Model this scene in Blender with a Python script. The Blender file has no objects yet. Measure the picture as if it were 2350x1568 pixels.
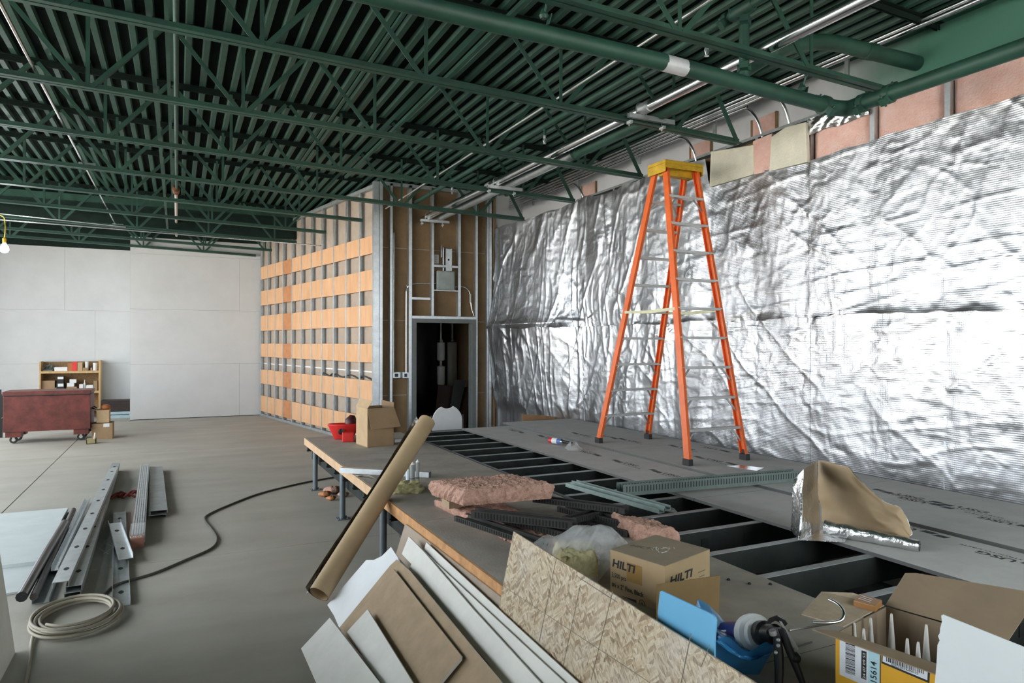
import bpy, math, random
import numpy as np
from mathutils import Vector, Matrix

random.seed(7)
RNG = np.random.default_rng(11)
SC = bpy.context.scene
COL = SC.collection

# ------------------------------------------------------------------ camera, daylight, exposure
FPX, YAW, HZ, ROLL, EYE = 1590.2, 0.44994, 788.4, -0.00207, 1.7      # 2350 x 1568 frame
cd = bpy.data.cameras.new('camera')
cam = bpy.data.objects.new('camera', cd)
COL.objects.link(cam)
cd.sensor_width = 36.0
cd.lens = FPX / 2350.0 * 36.0
cd.shift_y = (HZ - 784.0) / 2350.0
cd.clip_start, cd.clip_end = 0.05, 200
_f = Vector((math.sin(YAW), math.cos(YAW), 0))
_r0 = Vector((math.cos(YAW), -math.sin(YAW), 0))
_u0 = Vector((0, 0, 1))
_a = -ROLL
_r = _r0 * math.cos(_a) + _u0 * math.sin(_a)
_u = _u0 * math.cos(_a) - _r0 * math.sin(_a)
cam.matrix_world = Matrix(((_r.x, _u.x, -_f.x, 0), (_r.y, _u.y, -_f.y, 0), (_r.z, _u.z, -_f.z, EYE), (0, 0, 0, 1)))
SC.camera = cam

SKY = (0.88, 0.945, 1.0)
SKY_STRENGTH = 7.6
w = bpy.data.worlds.new('daylight')
SC.world = w
w.use_nodes = True
bg = w.node_tree.nodes['Background']
bg.inputs[0].default_value = (*SKY, 1)
bg.inputs[1].default_value = SKY_STRENGTH

# openings of the left wall and of the wall behind the camera (y0, y1, z0, z1) / (x0, x1, z0, z1)
XL, YB = -4.8, -2.3
OPEN_LEFT = [(0.4, 3.6, 0.5, 4.2), (3.8, 7.0, 0.5, 4.2), (7.2, 10.4, 0.5, 4.2), (10.6, 13.8, 0.5, 4.2), (14.0, 17.2, 0.5, 4.2)]
OPEN_BACK = [(2.2, 3.7, 0.7, 4.15), (3.9, 5.4, 0.7, 4.15)]


def portal(loc, rot, sx, sy):
    l = bpy.data.lights.new('daylight_portal', 'AREA')
    l.shape = 'RECTANGLE'
    l.size, l.size_y = sx, sy
    l.cycles.is_portal = True
    o = bpy.data.objects.new('daylight_portal', l)
    o.location, o.rotation_euler = loc, rot
    COL.objects.link(o)


for (a, b, c, d) in OPEN_LEFT:
    portal((XL - 0.1, (a + b) / 2, (c + d) / 2), (math.pi / 2, 0, -math.pi / 2), b - a, d - c)
for (a, b, c, d) in OPEN_BACK:
    portal(((a + b) / 2, YB - 0.1, (c + d) / 2), (math.pi / 2, 0, math.pi), b - a, d - c)

# the sun stands behind the right wall: it lights the yard outside the openings, no beam comes in
sun = bpy.data.lights.new('sun', 'SUN')
sun.energy = 85.0
sun.angle = 0.01
sun.color = (1.0, 0.95, 0.87)
so = bpy.data.objects.new('sun', sun)
so.rotation_euler = (Vector((-0.62, -0.10, -0.78))).to_track_quat('-Z', 'Y').to_euler()
COL.objects.link(so)

vs = SC.view_settings
vs.view_transform = 'Standard'
vs.look = 'None'
vs.gamma = 1.0
vs.use_curve_mapping = False
vs.exposure = -0.06
SC.cycles.max_bounces = 8
SC.cycles.diffuse_bounces = 5
SC.cycles.glossy_bounces = 4
SC.cycles.transparent_max_bounces = 10
SC.cycles.sample_clamp_indirect = 10.0
SC.cycles.caustics_reflective = False
SC.cycles.caustics_refractive = False

# ------------------------------------------------------------------ measuring: a pixel of the 2350 x 1568 frame on a plane of the room
_s, _c = math.sin(YAW), math.cos(YAW)


def ray(x, y):
    a, b = x - 1175.0, y - HZ
    cr, sr = math.cos(-ROLL), math.sin(-ROLL)
    a, b = a * cr - b * sr, a * sr + b * cr
    l, u = a / FPX, -b / FPX
    return Vector((_s + l * _c, _c - l * _s, u))


EYEV = Vector((0, 0, EYE))


def onz(x, y, z):
    r = ray(x, y)
    return EYEV + r * ((z - EYE) / r.z)


def onx(x, y, X):
    r = ray(x, y)
    return EYEV + r * (X / r.x)


def ony(x, y, Y):
    r = ray(x, y)
    return EYEV + r * (Y / r.y)


def onp(x, y, p0, n):
    r = ray(x, y)
    n = Vector(n)
    return EYEV + r * ((Vector(p0) - EYEV).dot(n) / r.dot(n))


# ------------------------------------------------------------------ mesh building
class MB:
    def __init__(s):
        s.v, s.f = [], []

    def add(s, vs_, fs):
        o = len(s.v)
        s.v += [tuple(v) for v in vs_]
        s.f += [tuple(i + o for i in f) for f in fs]
        return s

    def obox(s, c, a, b, d):
        c, a, b, d = Vector(c), Vector(a), Vector(b), Vector(d)
        if a.cross(b).dot(d) < 0:
            d = -d
        vs_ = [c + a * i + b * j + d * k for k in (-1, 1) for j in (-1, 1) for i in (-1, 1)]
        return s.add(vs_, [(0, 2, 3, 1), (4, 5, 7, 6), (0, 1, 5, 4), (2, 6, 7, 3), (0, 4, 6, 2), (1, 3, 7, 5)])

    def box(s, x0, x1, y0, y1, z0, z1):
        return s.obox(((x0 + x1) / 2, (y0 + y1) / 2, (z0 + z1) / 2), ((x1 - x0) / 2, 0, 0), (0, (y1 - y0) / 2, 0), (0, 0, (z1 - z0) / 2))

    def beam(s, p, q, wd, ht, up=(0, 0, 1)):
        p, q = Vector(p), Vector(q)
        d = (q - p)
        t = d.normalized()
        side = t.cross(Vector(up))
        if side.length < 1e-5:
            side = t.cross(Vector((1, 0, 0)))
        side.normalize()
        u = side.cross(t)
        return s.obox((p + q) / 2, d / 2, side * wd / 2, u * ht / 2)

    def tube(s, pts, r, n=10, cap=True):
        pts = [Vector(p) for p in pts]
        m = len(pts)
        rs = r if isinstance(r, (list, tuple)) else [r] * m
        tang = []
        for i in range(m):
            a, b = pts[max(i - 1, 0)], pts[min(i + 1, m - 1)]
            tang.append((b - a).normalized())
        t0 = tang[0]
        nrm = t0.cross(Vector((0, 0, 1)))
        if nrm.length < 1e-3:
            nrm = t0.cross(Vector((1, 0, 0)))
        nrm.normalize()
        vs_, fs = [], []
        for i in range(m):
            t = tang[i]
            nrm = (nrm - t * nrm.dot(t)).normalized()
            bi = t.cross(nrm)
            for k in range(n):
                a = 2 * math.pi * k / n
                vs_.append(pts[i] + (nrm * math.cos(a) + bi * math.sin(a)) * rs[i])
        for i in range(m - 1):
            for k in range(n):
                k2 = (k + 1) % n
                fs.append((i * n + k, i * n + k2, (i + 1) * n + k2, (i + 1) * n + k))
        if cap:
            fs.append(tuple(reversed(range(n))))
            fs.append(tuple((m - 1) * n + k for k in range(n)))
        return s.add(vs_, fs)

    def poly(s, pts, off):
        """a polygon thickened by the vector off"""
        pts = [Vector(p) for p in pts]
        off = Vector(off)
        n = len(pts)
        nr = Vector((0, 0, 0))
        for i in range(n):
            nr += (pts[i] - pts[0]).cross(pts[(i + 1) % n] - pts[0])
        if nr.dot(off) > 0:
            pts = pts[::-1]
        vs_ = pts + [p + off for p in pts]
        fs = [tuple(range(n)), tuple(reversed(range(n, 2 * n)))]
        fs = [tuple(range(n)), tuple(n + i for i in reversed(range(n)))]
        for i in range(n):
            j = (i + 1) % n
            fs.append((j, i, n + i, n + j))
        return s.add(vs_, fs)

    def profile(s, p, q, prof, up=(0, 0, 1), closed=True):
        """2D profile (side, up) swept from p to q, closed solid"""
        p, q = Vector(p), Vector(q)
        t = (q - p).normalized()
        side = t.cross(Vector(up)).normalized()
        u = side.cross(t)
        n = len(prof)
        ar = sum(prof[i][0] * prof[(i + 1) % n][1] - prof[(i + 1) % n][0] * prof[i][1] for i in range(n))
        if ar < 0:
            prof = prof[::-1]
        vs_ = [p + side * a + u * b for a, b in prof] + [q + side * a + u * b for a, b in prof]
        fs = [tuple(reversed(range(n)))[::-1], tuple(n + i for i in range(n))[::-1]]
        for i in range(n):
            j = (i + 1) % n
            fs.append((j, i, n + i, n + j))
        return s.add(vs_, fs)

    def lathe(s, p, axis, prof, n=20):
        p, ax = Vector(p), Vector(axis).normalized()
        a = ax.orthogonal().normalized()
        b = ax.cross(a)
        vs_, fs = [], []
        for r, h in prof:
            for k in range(n):
                t = 2 * math.pi * k / n
                vs_.append(p + ax * h + (a * math.cos(t) + b * math.sin(t)) * r)
        for i in range(len(prof) - 1):
            for k in range(n):
                k2 = (k + 1) % n
                fs.append((i * n + k, i * n + k2, (i + 1) * n + k2, (i + 1) * n + k))
        fs.append(tuple(reversed(range(n))))
        fs.append(tuple((len(prof) - 1) * n + k for k in range(n)))
        return s.add(vs_, fs)

    def grid(s, fn, nu, nv):
        """open surface fn(u, v) with u, v in 0..1"""
        vs_ = [fn(i / nu, j / nv) for j in range(nv + 1) for i in range(nu + 1)]
        fs = [(j * (nu + 1) + i, j * (nu + 1) + i + 1, (j + 1) * (nu + 1) + i + 1, (j + 1) * (nu + 1) + i) for j in range(nv) for i in range(nu)]
        return s.add(vs_, fs)

    def build(s, name, mt, parent=None, bevel=0, smooth=None, label=None, solid=0):
        me = bpy.data.meshes.new(name)
        me.from_pydata([tuple(v) for v in s.v], [], s.f)
        me.update()
        me.materials.append(mt)
        o = bpy.data.objects.new(name, me)
        COL.objects.link(o)
        if smooth is not None:
            for pl in me.polygons:
                pl.use_smooth = True
            if smooth < 179:
                me.set_sharp_from_angle(angle=math.radians(smooth))
        if solid:
            md = o.modifiers.new('thickness', 'SOLIDIFY')
            md.thickness = solid
            md.offset = 0
        if bevel:
            md = o.modifiers.new('edge', 'BEVEL')
            md.width, md.segments, md.limit_method = bevel, 2, 'ANGLE'
        if parent:
            par(o, parent)
        if label:
            o['label'] = label
        return o


def par(o, p):
    o.parent = p
    o.matrix_parent_inverse = Matrix.Translation(-abs_loc(p))
    return o


def abs_loc(p):
    l = p.location.copy()
    if p.parent:
        pass
    return l


def tag(o, label, cat, group=None):
    o['label'] = label
    o['category'] = cat
    if group:
        o['group'] = group
    return o


def thing(name, loc, label, cat, group=None):
    o = bpy.data.objects.new(name, None)
    o.empty_display_size = 0.1
    o.location = loc
    COL.objects.link(o)
    return tag(o, label, cat, group)


def struct(o):
    o['kind'] = 'structure'
    return o


def stuff(o):
    o['kind'] = 'stuff'
    return o


def sub(o, parent):
    """a child of a mesh part (whose own origin is the world origin)"""
    o.parent = parent
    return o


def arc(pts, k=6):
    """round a polyline with a Catmull-Rom curve"""
    pts = [Vector(p) for p in pts]
    P = [pts[0]] + pts + [pts[-1]]
    out = []
    for i in range(1, len(P) - 2):
        for t in range(k):
            u = t / k
            a, b, c, d = P[i - 1], P[i], P[i + 1], P[i + 2]
            out.append(0.5 * ((2 * b) + (c - a) * u + (2 * a - 5 * b + 4 * c - d) * u * u + (3 * b - a - 3 * c + d) * u ** 3))
    out.append(pts[-1])
    return out


_txt = {}


def lettering(name, body, origin, xd, yd, h, mt, parent, width=None, bold=0.0, shear=0.0, lift=0.0006):
    """flat lettering laid on a surface: origin = lower left, xd / yd = reading and upward direction, h = letter height"""
    key = (body, bold, shear)
    if key not in _txt:
        cu = bpy.data.curves.new('lettering', 'FONT')
        cu.body = body
        cu.offset = bold
        cu.shear = shear
        cu.resolution_u = 2
        ob = bpy.data.objects.new('lettering', cu)
        COL.objects.link(ob)
        dg = bpy.context.evaluated_depsgraph_get()
        me = bpy.data.meshes.new_from_object(ob.evaluated_get(dg))
        vs_ = [v.co.copy() for v in me.vertices]
        fs = [tuple(p.vertices) for p in me.polygons]
        bpy.data.objects.remove(ob)
        _txt[key] = (vs_, fs)
    vs_, fs = _txt[key]
    x0, x1 = min(v.x for v in vs_), max(v.x for v in vs_)
    y0 = 0.0
    s = h / 0.70
    sx = s if width is None else width / (x1 - x0)
    xd, yd = Vector(xd).normalized(), Vector(yd).normalized()
    n = xd.cross(yd) * lift
    o = Vector(origin)
    b = MB().add([o + xd * (v.x - x0) * sx + yd * (v.y - y0) * s + n for v in vs_], fs)
    ob = b.build(name, mt)
    if parent:
        par(ob, parent) if parent.parent is None and parent.type == 'EMPTY' else sub(ob, parent)
    return ob


# ------------------------------------------------------------------ materials
def mat(name, col, rough=0.6, metal=0.0, var=0.12, scale=6.0, bump=0.0, bscale=60.0, col2=None, spec=0.5, detail=4, stretch=None):
    m = bpy.data.materials.new(name)
    m.use_nodes = True
    nt = m.node_tree
    b = nt.nodes['Principled BSDF']
    b.inputs['Roughness'].default_value = rough
    b.inputs['Metallic'].default_value = metal
    b.inputs['Specular IOR Level'].default_value = spec
    tc = nt.nodes.new('ShaderNodeTexCoord')
    mp = nt.nodes.new('ShaderNodeMapping')
    nt.links.new(tc.outputs['Object'], mp.inputs[0])
    if stretch:
        mp.inputs['Scale'].default_value = stretch
    if var or col2:
        n = nt.nodes.new('ShaderNodeTexNoise')
        n.inputs['Scale'].default_value = scale
        n.inputs['Detail'].default_value = detail
        n.inputs['Roughness'].default_value = 0.65
        nt.links.new(mp.outputs[0], n.inputs['Vector'])
        r = nt.nodes.new('ShaderNodeValToRGB')
        c2 = col2 if col2 else tuple(min(1, c * (1 + var)) for c in col)
        c1 = col if col2 else tuple(c * (1 - var) for c in col)
        r.color_ramp.elements[0].position, r.color_ramp.elements[1].position = 0.32, 0.68
        r.color_ramp.elements[0].color = (*c1, 1)
        r.color_ramp.elements[1].color = (*c2, 1)
        nt.links.new(n.outputs[0], r.inputs[0])
        nt.links.new(r.outputs[0], b.inputs['Base Color'])
    else:
        b.inputs['Base Color'].default_value = (*col, 1)
    if bump:
        n2 = nt.nodes.new('ShaderNodeTexNoise')
        n2.inputs['Scale'].default_value = bscale
        n2.inputs['Detail'].default_value = 5
        nt.links.new(mp.outputs[0], n2.inputs['Vector'])
        bp = nt.nodes.new('ShaderNodeBump')
        bp.inputs['Strength'].default_value = bump
        bp.inputs['Distance'].default_value = 0.01
        nt.links.new(n2.outputs[0], bp.inputs['Height'])
        nt.links.new(bp.outputs[0], b.inputs['Normal'])
    return m


def srgb(r, g, b):
    f = lambda c: ((c / 255 + 0.055) / 1.055) ** 2.4 if c > 10 else c / 255 / 12.92
    return (f(r), f(g), f(b))


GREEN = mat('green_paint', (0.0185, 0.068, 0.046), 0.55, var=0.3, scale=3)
GREENDK = mat('shaded_pan_green', (0.004, 0.008, 0.006), 0.95, var=0.3, scale=3, spec=0.08)  # pan green darkened to carry the shade between the ribs
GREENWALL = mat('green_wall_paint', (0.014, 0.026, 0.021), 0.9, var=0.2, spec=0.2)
WHITEWALL = mat('primed_wallboard', (0.62, 0.63, 0.63), 0.85, var=0.04, scale=2)
BOARD = mat('plasterboard_face', (0.80, 0.79, 0.74), 0.8, var=0.06, scale=5)
BOARDBACK = mat('plasterboard_back', (0.42, 0.31, 0.20), 0.85, var=0.1, scale=9)
GYPSUM = mat('gypsum_core', (0.70, 0.69, 0.66), 0.9, var=0.05)
BROWNBOARD = mat('brown_board', (0.27, 0.175, 0.09), 0.85, var=0.14, scale=5, bump=0.1)
TANBOARD = mat('tan_board', (0.42, 0.34, 0.27), 0.85, var=0.08)
STEEL = mat('galvanised_steel', (0.62, 0.66, 0.68), 0.38, 0.85, var=0.12, scale=12)
STEELDULL = mat('dull_galvanised_steel', (0.40, 0.43, 0.43), 0.5, 0.7, var=0.15, scale=10)
STEELDARK = mat('dark_steel', (0.045, 0.048, 0.052), 0.6, 0.2, var=0.2)
JOISTSTEEL = mat('grey_green_joist_steel', (0.024, 0.028, 0.026), 0.7, 0.0, var=0.25, scale=5, spec=0.2)
PANELCORE = mat('panel_core', (0.13, 0.13, 0.125), 0.85, var=0.1)
CHROME = mat('shiny_conduit', (0.80, 0.81, 0.82), 0.22, 1.0, var=0.06)
PLY = mat('plywood_strip', (0.62, 0.33, 0.16), 0.7, var=0, scale=7, col2=(0.72, 0.43, 0.24), stretch=(1, 1, 0.25))
PLYDK = mat('red_plywood_strip', (0.50, 0.21, 0.085), 0.7, var=0.15, scale=8)
PLYEDGE = mat('pale_plywood_edge', (0.60, 0.40, 0.24), 0.75, var=0.15, scale=9)
WOOD = mat('pine', (0.55, 0.36, 0.17), 0.65, var=0.18, scale=6, stretch=(8, 8, 1))
CARD = mat('cardboard', (0.34, 0.225, 0.125), 0.85, var=0.1, scale=6)
CARDLT = mat('pale_cardboard', (0.50, 0.35, 0.20), 0.85, var=0.08, scale=6)
KRAFT = mat('kraft_paper', (0.46, 0.33, 0.19), 0.6, var=0.08, scale=5)
BLACK = mat('black_plastic', (0.012, 0.012, 0.013), 0.35, var=0.2)
DARK = mat('dark_void', (0.012, 0.012, 0.011), 0.9, var=0.2)
WHITE = mat('white_paint', (0.80, 0.80, 0.79), 0.5, var=0.03)
PAPER = mat('white_paper', (0.78, 0.78, 0.77), 0.7, var=0.02)
INK = mat('black_ink', (0.02, 0.02, 0.02), 0.7, var=0)
GREYINK = mat('grey_ink', (0.06, 0.065, 0.065), 0.8, var=0.2, scale=30)
ORANGE = mat('orange_fibreglass', (0.85, 0.16, 0.035), 0.4, var=0.1, scale=8)
YELLOW = mat('yellow_plastic', (0.62, 0.38, 0.02), 0.5, var=0.2, scale=12)
RUBBER = mat('black_rubber', (0.03, 0.03, 0.03), 0.7, var=0.1)
ALU = mat('aluminium', (0.62, 0.62, 0.60), 0.4, 0.7, var=0.08)
RED = mat('red_plastic', (0.72, 0.035, 0.03), 0.35, var=0.1)
PINK = mat('pink_insulation', (0.42, 0.235, 0.17), 0.95, var=0, scale=26, col2=(0.74, 0.46, 0.36), bump=1.0, bscale=110, detail=8)
PINKW = mat('pink_wall_batt', (0.78, 0.46, 0.38), 0.95, var=0, scale=7, col2=(0.86, 0.60, 0.53), bump=0.5, bscale=60)
CREAM = mat('cream_insulation', (0.74, 0.71, 0.58), 0.9, var=0.08, scale=6, bump=0.3)
MAROON = mat('maroon_steel', (0.135, 0.030, 0.022), 0.45, 0.1, var=0.35, scale=6)
FOILEDGE = mat('foil_ribbon', (0.80, 0.80, 0.80), 0.25, 1.0, var=0.05, bump=0.7, bscale=40)
ZINC = mat('blue_grey_pipe', (0.20, 0.235, 0.26), 0.4, 0.6, var=0.1)
CABLE = mat('grey_cable', (0.30, 0.27, 0.21), 0.6, var=0.1)
CABLEDK = mat('dark_cable', (0.085, 0.08, 0.068), 0.65, var=0.1)
# ================================================================== floor
def floor_material():
    m = mat('concrete', (0.375, 0.358, 0.313), 0.62, var=0.10, scale=1.1, bump=0.12, bscale=25, detail=8)
    nt = m.node_tree
    b = nt.nodes['Principled BSDF']
    src = b.inputs['Base Color'].links[0].from_socket
    tc = nt.nodes.new('ShaderNodeTexCoord')
    mp = nt.nodes.new('ShaderNodeMapping')
    mp.inputs['Scale'].default_value = (0.4, 1.8, 1)          # trowel bands running across the hall
    mp.inputs['Rotation'].default_value = (0, 0, 0.12)
    n = nt.nodes.new('ShaderNodeTexNoise')
    n.inputs['Scale'].default_value = 1.6
    n.inputs['Detail'].default_value = 6
    r = nt.nodes.new('ShaderNodeValToRGB')
    r.color_ramp.elements[0].position, r.color_ramp.elements[1].position = 0.35, 0.7
    r.color_ramp.elements[0].color = (0.92, 0.91, 0.885, 1)
    r.color_ramp.elements[1].color = (1.05, 1.05, 1.05, 1)
    mx = nt.nodes.new('ShaderNodeMix')
    mx.data_type, mx.blend_type = 'RGBA', 'MULTIPLY'
    mx.inputs[0].default_value = 1.0
    nt.links.new(tc.outputs['Object'], mp.inputs[0])
    nt.links.new(mp.outputs[0], n.inputs['Vector'])
    nt.links.new(n.outputs[0], r.inputs[0])
    nt.links.new(src, mx.inputs[6])
    nt.links.new(r.outputs[0], mx.inputs[7])
    nt.links.new(mx.outputs[2], b.inputs['Base Color'])
    return m


CONCRETE = floor_material()
XR, YF, YFL = 5.62, 17.25, 18.7
fl = MB().box(XL - 0.3, XR + 0.4, YB - 0.3, YFL + 0.3, -0.30, -0.012).build('floor', mat('joint_shadow_gap', (0.09, 0.085, 0.075), 0.9))
struct(fl)
JX, JY = -1.57, 6.03
for (a, b_) in ((XL - 0.2, JX - 0.006), (JX + 0.006, XR + 0.3)):
    for (c, d) in ((YB - 0.2, JY - 0.004), (JY + 0.004, 12.1), (12.11, YFL + 0.2)):
        sub(MB().box(a, b_, c, d, -0.012, 0.0).build('slab', CONCRETE), fl)

# ================================================================== ground outside, seen only by reflection and bounce
g = MB().box(-60, XL - 0.35, -40, 60, -0.35, -0.25).build('ground', mat('outdoor_gravel', (0.34, 0.33, 0.31), 0.9))
struct(g)
g = MB().box(XL - 0.3, 40, -50, YB - 0.35, -0.35, -0.25).build('ground', g.data.materials[0])
struct(g)

# ================================================================== roof: pan, ribs
S_ROOF = -0.0267


def zdeck(x):
    return 4.47 + S_ROOF * x


xa, xb = XL - 0.2, XR + 0.2
ya, yb = YB - 0.2, YFL + 0.2
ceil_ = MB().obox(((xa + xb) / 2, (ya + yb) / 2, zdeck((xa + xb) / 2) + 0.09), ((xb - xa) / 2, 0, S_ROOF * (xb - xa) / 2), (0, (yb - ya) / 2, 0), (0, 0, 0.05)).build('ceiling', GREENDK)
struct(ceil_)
rib = None
x = -4.95
while x < XR:
    zz = zdeck(x)
    if rib is None:
        # a trapezoid trough hanging from the pan, flat underneath
        pr_ = [(-0.036, 0.040), (-0.024, 0.0), (0.024, 0.0), (0.036, 0.040)]
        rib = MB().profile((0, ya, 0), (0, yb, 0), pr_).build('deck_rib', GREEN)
        o = rib
    else:
        o = rib.copy()
        COL.objects.link(o)
    o.location = (x, 0, zz)
    o.parent = ceil_
    x += 0.1528

# ================================================================== walls
wl = MB()
ys = [YB - 0.3] + [v for (a, b_, c, d) in OPEN_LEFT for v in (a, b_)] + [YFL + 0.3]
for i in range(0, len(ys), 2):
    wl.box(XL - 0.25, XL, ys[i], ys[i + 1], 0, 4.9)
for (a, b_, c, d) in OPEN_LEFT:
    wl.box(XL - 0.25, XL, a, b_, 0, c)
    wl.box(XL - 0.25, XL, a, b_, d, 4.9)
struct(wl.build('wall_left', WHITEWALL))
for i, (a, b_, c, d) in enumerate(OPEN_LEFT):
    f = MB()
    f.box(XL - 0.14, XL - 0.06, a, a + 0.06, c, d).box(XL - 0.14, XL - 0.06, b_ - 0.06, b_, c, d)
    f.box(XL - 0.14, XL - 0.06, a, b_, c, c + 0.06).box(XL - 0.14, XL - 0.06, a, b_, d - 0.06, d)
    f.box(XL - 0.14, XL - 0.06, (a + b_) / 2 - 0.025, (a + b_) / 2 + 0.025, c, d)
    struct(f.build('window_%d' % (i + 1), STEELDULL))
wb = MB()
xs = [XL - 0.3] + [v for (a, b_, c, d) in OPEN_BACK for v in (a, b_)] + [XR + 0.3]
for i in range(0, len(xs), 2):
    wb.box(xs[i], xs[i + 1], YB - 0.25, YB, 0, 4.9)
for (a, b_, c, d) in OPEN_BACK:
    wb.box(a, b_, YB - 0.25, YB, 0, c)
    wb.box(a, b_, YB - 0.25, YB, d, 4.9)
struct(wb.build('wall_back', WHITEWALL))

# far walls: gypsum boards over a backing, green paint above
def boarded_wall(name, x0, x1, y, ztop, joints_z, joints_x, z_all=4.85):
    w_ = MB().box(x0, x1, y + 0.012, y + 0.15, 0, z_all).build(name, GREENWALL)
    struct(w_)
    zz = [0.012] + joints_z + [ztop]
    for i in range(len(zz) - 1):
        xx = [x0] + [j + (0.6 if i % 2 else 0) for j in joints_x if x0 < j + (0.6 if i % 2 else 0) < x1] + [x1]
        for k in range(len(xx) - 1):
            sub(MB().box(xx[k] + 0.0015, xx[k + 1] - 0.0015, y, y + 0.012, zz[i] + 0.0015, zz[i + 1] - 0.0015).build('wallboard', WHITEWALL), w_)
    return w_


boarded_wall('wall_far', -0.93, 2.05, YF, 4.02, [1.22, 2.44, 3.66], [1.30])
boarded_wall('wall_alcove', XL, -0.80, YFL, 3.88, [1.22, 2.44], [-4.76, -2.32])
wr = MB().box(-0.93, -0.80, YF + 0.15, YFL, 0, 4.85).build('wall_return', WHITEWALL)
struct(wr)
struct(MB().box(-0.80, XR + 0.3, YFL, YFL + 0.2, 0, 4.9).build('wall_end', GREENWALL))
# green bulkhead across the roof in front of the far wall
bk = MB().box(XL, 2.22, 14.98, 15.08, 3.86, 4.9).build('trim_1', GREENWALL)
struct(bk)
sub(MB().box(XL, 2.2, 14.90, 14.98, 4.30, 4.42).build('ledger_angle', GREEN), bk)

# outer wall on the right: white above the studs, with green overspray near the camera
def overspray():
    m = mat('white_wall_with_green_overspray', (0.76, 0.76, 0.78), 0.8, var=0.03)
    nt = m.node_tree
    b = nt.nodes['Principled BSDF']
    src = b.inputs['Base Color'].links[0].from_socket
    tc = nt.nodes.new('ShaderNodeTexCoord')
    sp = nt.nodes.new('ShaderNodeSeparateXYZ')
    n = nt.nodes.new('ShaderNodeTexNoise')
    n.inputs['Scale'].default_value = 1.8
    n.inputs['Detail'].default_value = 3
    ma = nt.nodes.new('ShaderNodeMath'); ma.operation = 'MULTIPLY_ADD'
    ma.inputs[1].default_value = 0.9
    r = nt.nodes.new('ShaderNodeValToRGB')
    r.color_ramp.elements[0].position, r.color_ramp.elements[1].position = 0.42, 0.52
    r.color_ramp.elements[0].color = (1, 1, 1, 1); r.color_ramp.elements[1].color = (0, 0, 0, 1)
    mr = nt.nodes.new('ShaderNodeMapRange')
    mr.inputs[1].default_value, mr.inputs[2].default_value = 0.0, 10.0
    mx = nt.nodes.new('ShaderNodeMix'); mx.data_type = 'RGBA'
    mx.inputs[7].default_value = (0.09, 0.25, 0.175, 1)
    nt.links.new(tc.outputs['Object'], sp.inputs[0])
    nt.links.new(tc.outputs['Object'], n.inputs['Vector'])
    nt.links.new(n.outputs[0], ma.inputs[0]); nt.links.new(sp.outputs[1], ma.inputs[2])
    nt.links.new(ma.outputs[0], mr.inputs[0]); nt.links.new(mr.outputs[0], r.inputs[0])
    nt.links.new(src, mx.inputs[6]); nt.links.new(r.outputs[0], mx.inputs[0]); nt.links.new(mx.outputs[2], b.inputs['Base Color'])
    return m


wr = MB().box(XR, XR + 0.2, YB, YFL, 0, 4.9).build('wall_right', overspray())
struct(wr)
# openings cut in its top edge, pink batt inside
for (y0, y1, z0, z1) in ((5.30, 5.62, 3.80, 4.12), (6.28, 6.62, 3.82, 4.10), (8.75, 9.12, 3.80, 4.12)):
    c = MB().box(XR - 0.02, XR - 0.001, y0, y1, z0, z1).build('batt', PINKW)
    sub(c, wr)
    e = MB().box(XR - 0.03, XR - 0.001, y0 - 0.02, y0, z0, z1).box(XR - 0.03, XR - 0.001, y1, y1 + 0.02, z0, z1).build('cut_edge', BROWNBOARD)
    sub(e, wr)

# ================================================================== strip wall (angled partition) and the room with the door
CX, CY = 2.885, 11.17                    # its near corner
FX, FY = 1.745, YF - 0.02                # its far end
dv = Vector((FX - CX, FY - CY, 0))
LEN = dv.length
dv.normalize()
nv = Vector((-dv.y, dv.x, 0))            # towards the hall
if nv.x > 0:
    nv = -nv
PART_TOP = 4.30


def pw(t, off, z):
    """point on the partition: t along from the near corner, off towards the hall, height"""
    return Vector((CX, CY, 0)) + dv * t + nv * off + Vector((0, 0, z))


def pbox(mb, t0, t1, o0, o1, z0, z1):
    c = pw((t0 + t1) / 2, (o0 + o1) / 2, (z0 + z1) / 2)
    return mb.obox(c, dv * (t1 - t0) / 2, nv * (o1 - o0) / 2, Vector((0, 0, (z1 - z0) / 2)))


part_w = pbox(MB(), 0.02, LEN, -0.15, -0.078, 0.0, PART_TOP).build('wall_partition', TANBOARD)
struct(part_w)
# pale joints of the board behind
for z in (1.22, 2.16, 3.26):
    sub(pbox(MB(), 0.05, LEN, -0.078, -0.074, z - 0.012, z + 0.012).build('joint_tape', PAPER), part_w)
# studs, C shaped, open to the hall side
stud_px = [596.2, 612.9, 630.2, 647.9, 668.5, 690.0, 712.7, 737.2, 763.9, 792.3, 823.2]
stud_t = []
for px in stud_px:
    rr = ray(px, 800)
    # intersect the vertical plane of the stud faces
    p0 = pw(0, 0, 0)
    k = (p0 - EYEV).dot(nv) / rr.dot(nv)
    P = EYEV + rr * k
    stud_t.append((P - p0).dot(dv))
st0 = None
for t in stud_t:
    if t > LEN - 0.02:
        t = LEN - 0.03
    if st0 is None:
        b_ = MB()
        pbox(b_, -0.045, 0.0, -0.003, 0.0, 0, PART_TOP)          # flange facing the hall
        pbox(b_, -0.003, 0.0, -0.062, -0.003, 0, PART_TOP)       # web
        pbox(b_, -0.045, 0.0, -0.065, -0.062, 0, PART_TOP)       # far flange
        pbox(b_, -0.045, -0.042, -0.018, -0.003, 0, PART_TOP)
        st0 = b_.build('stud', STEEL)
        o = st0
        o.location = dv * t
        sub(o, part_w)
    else:
        o = st0.copy()
        COL.objects.link(o)
        o.location = dv * t
        sub(o, part_w)
sub(pbox(MB(), 0.0, LEN, -0.066, 0.004, 0, 0.05).build('floor_track', STEEL), part_w)
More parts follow.
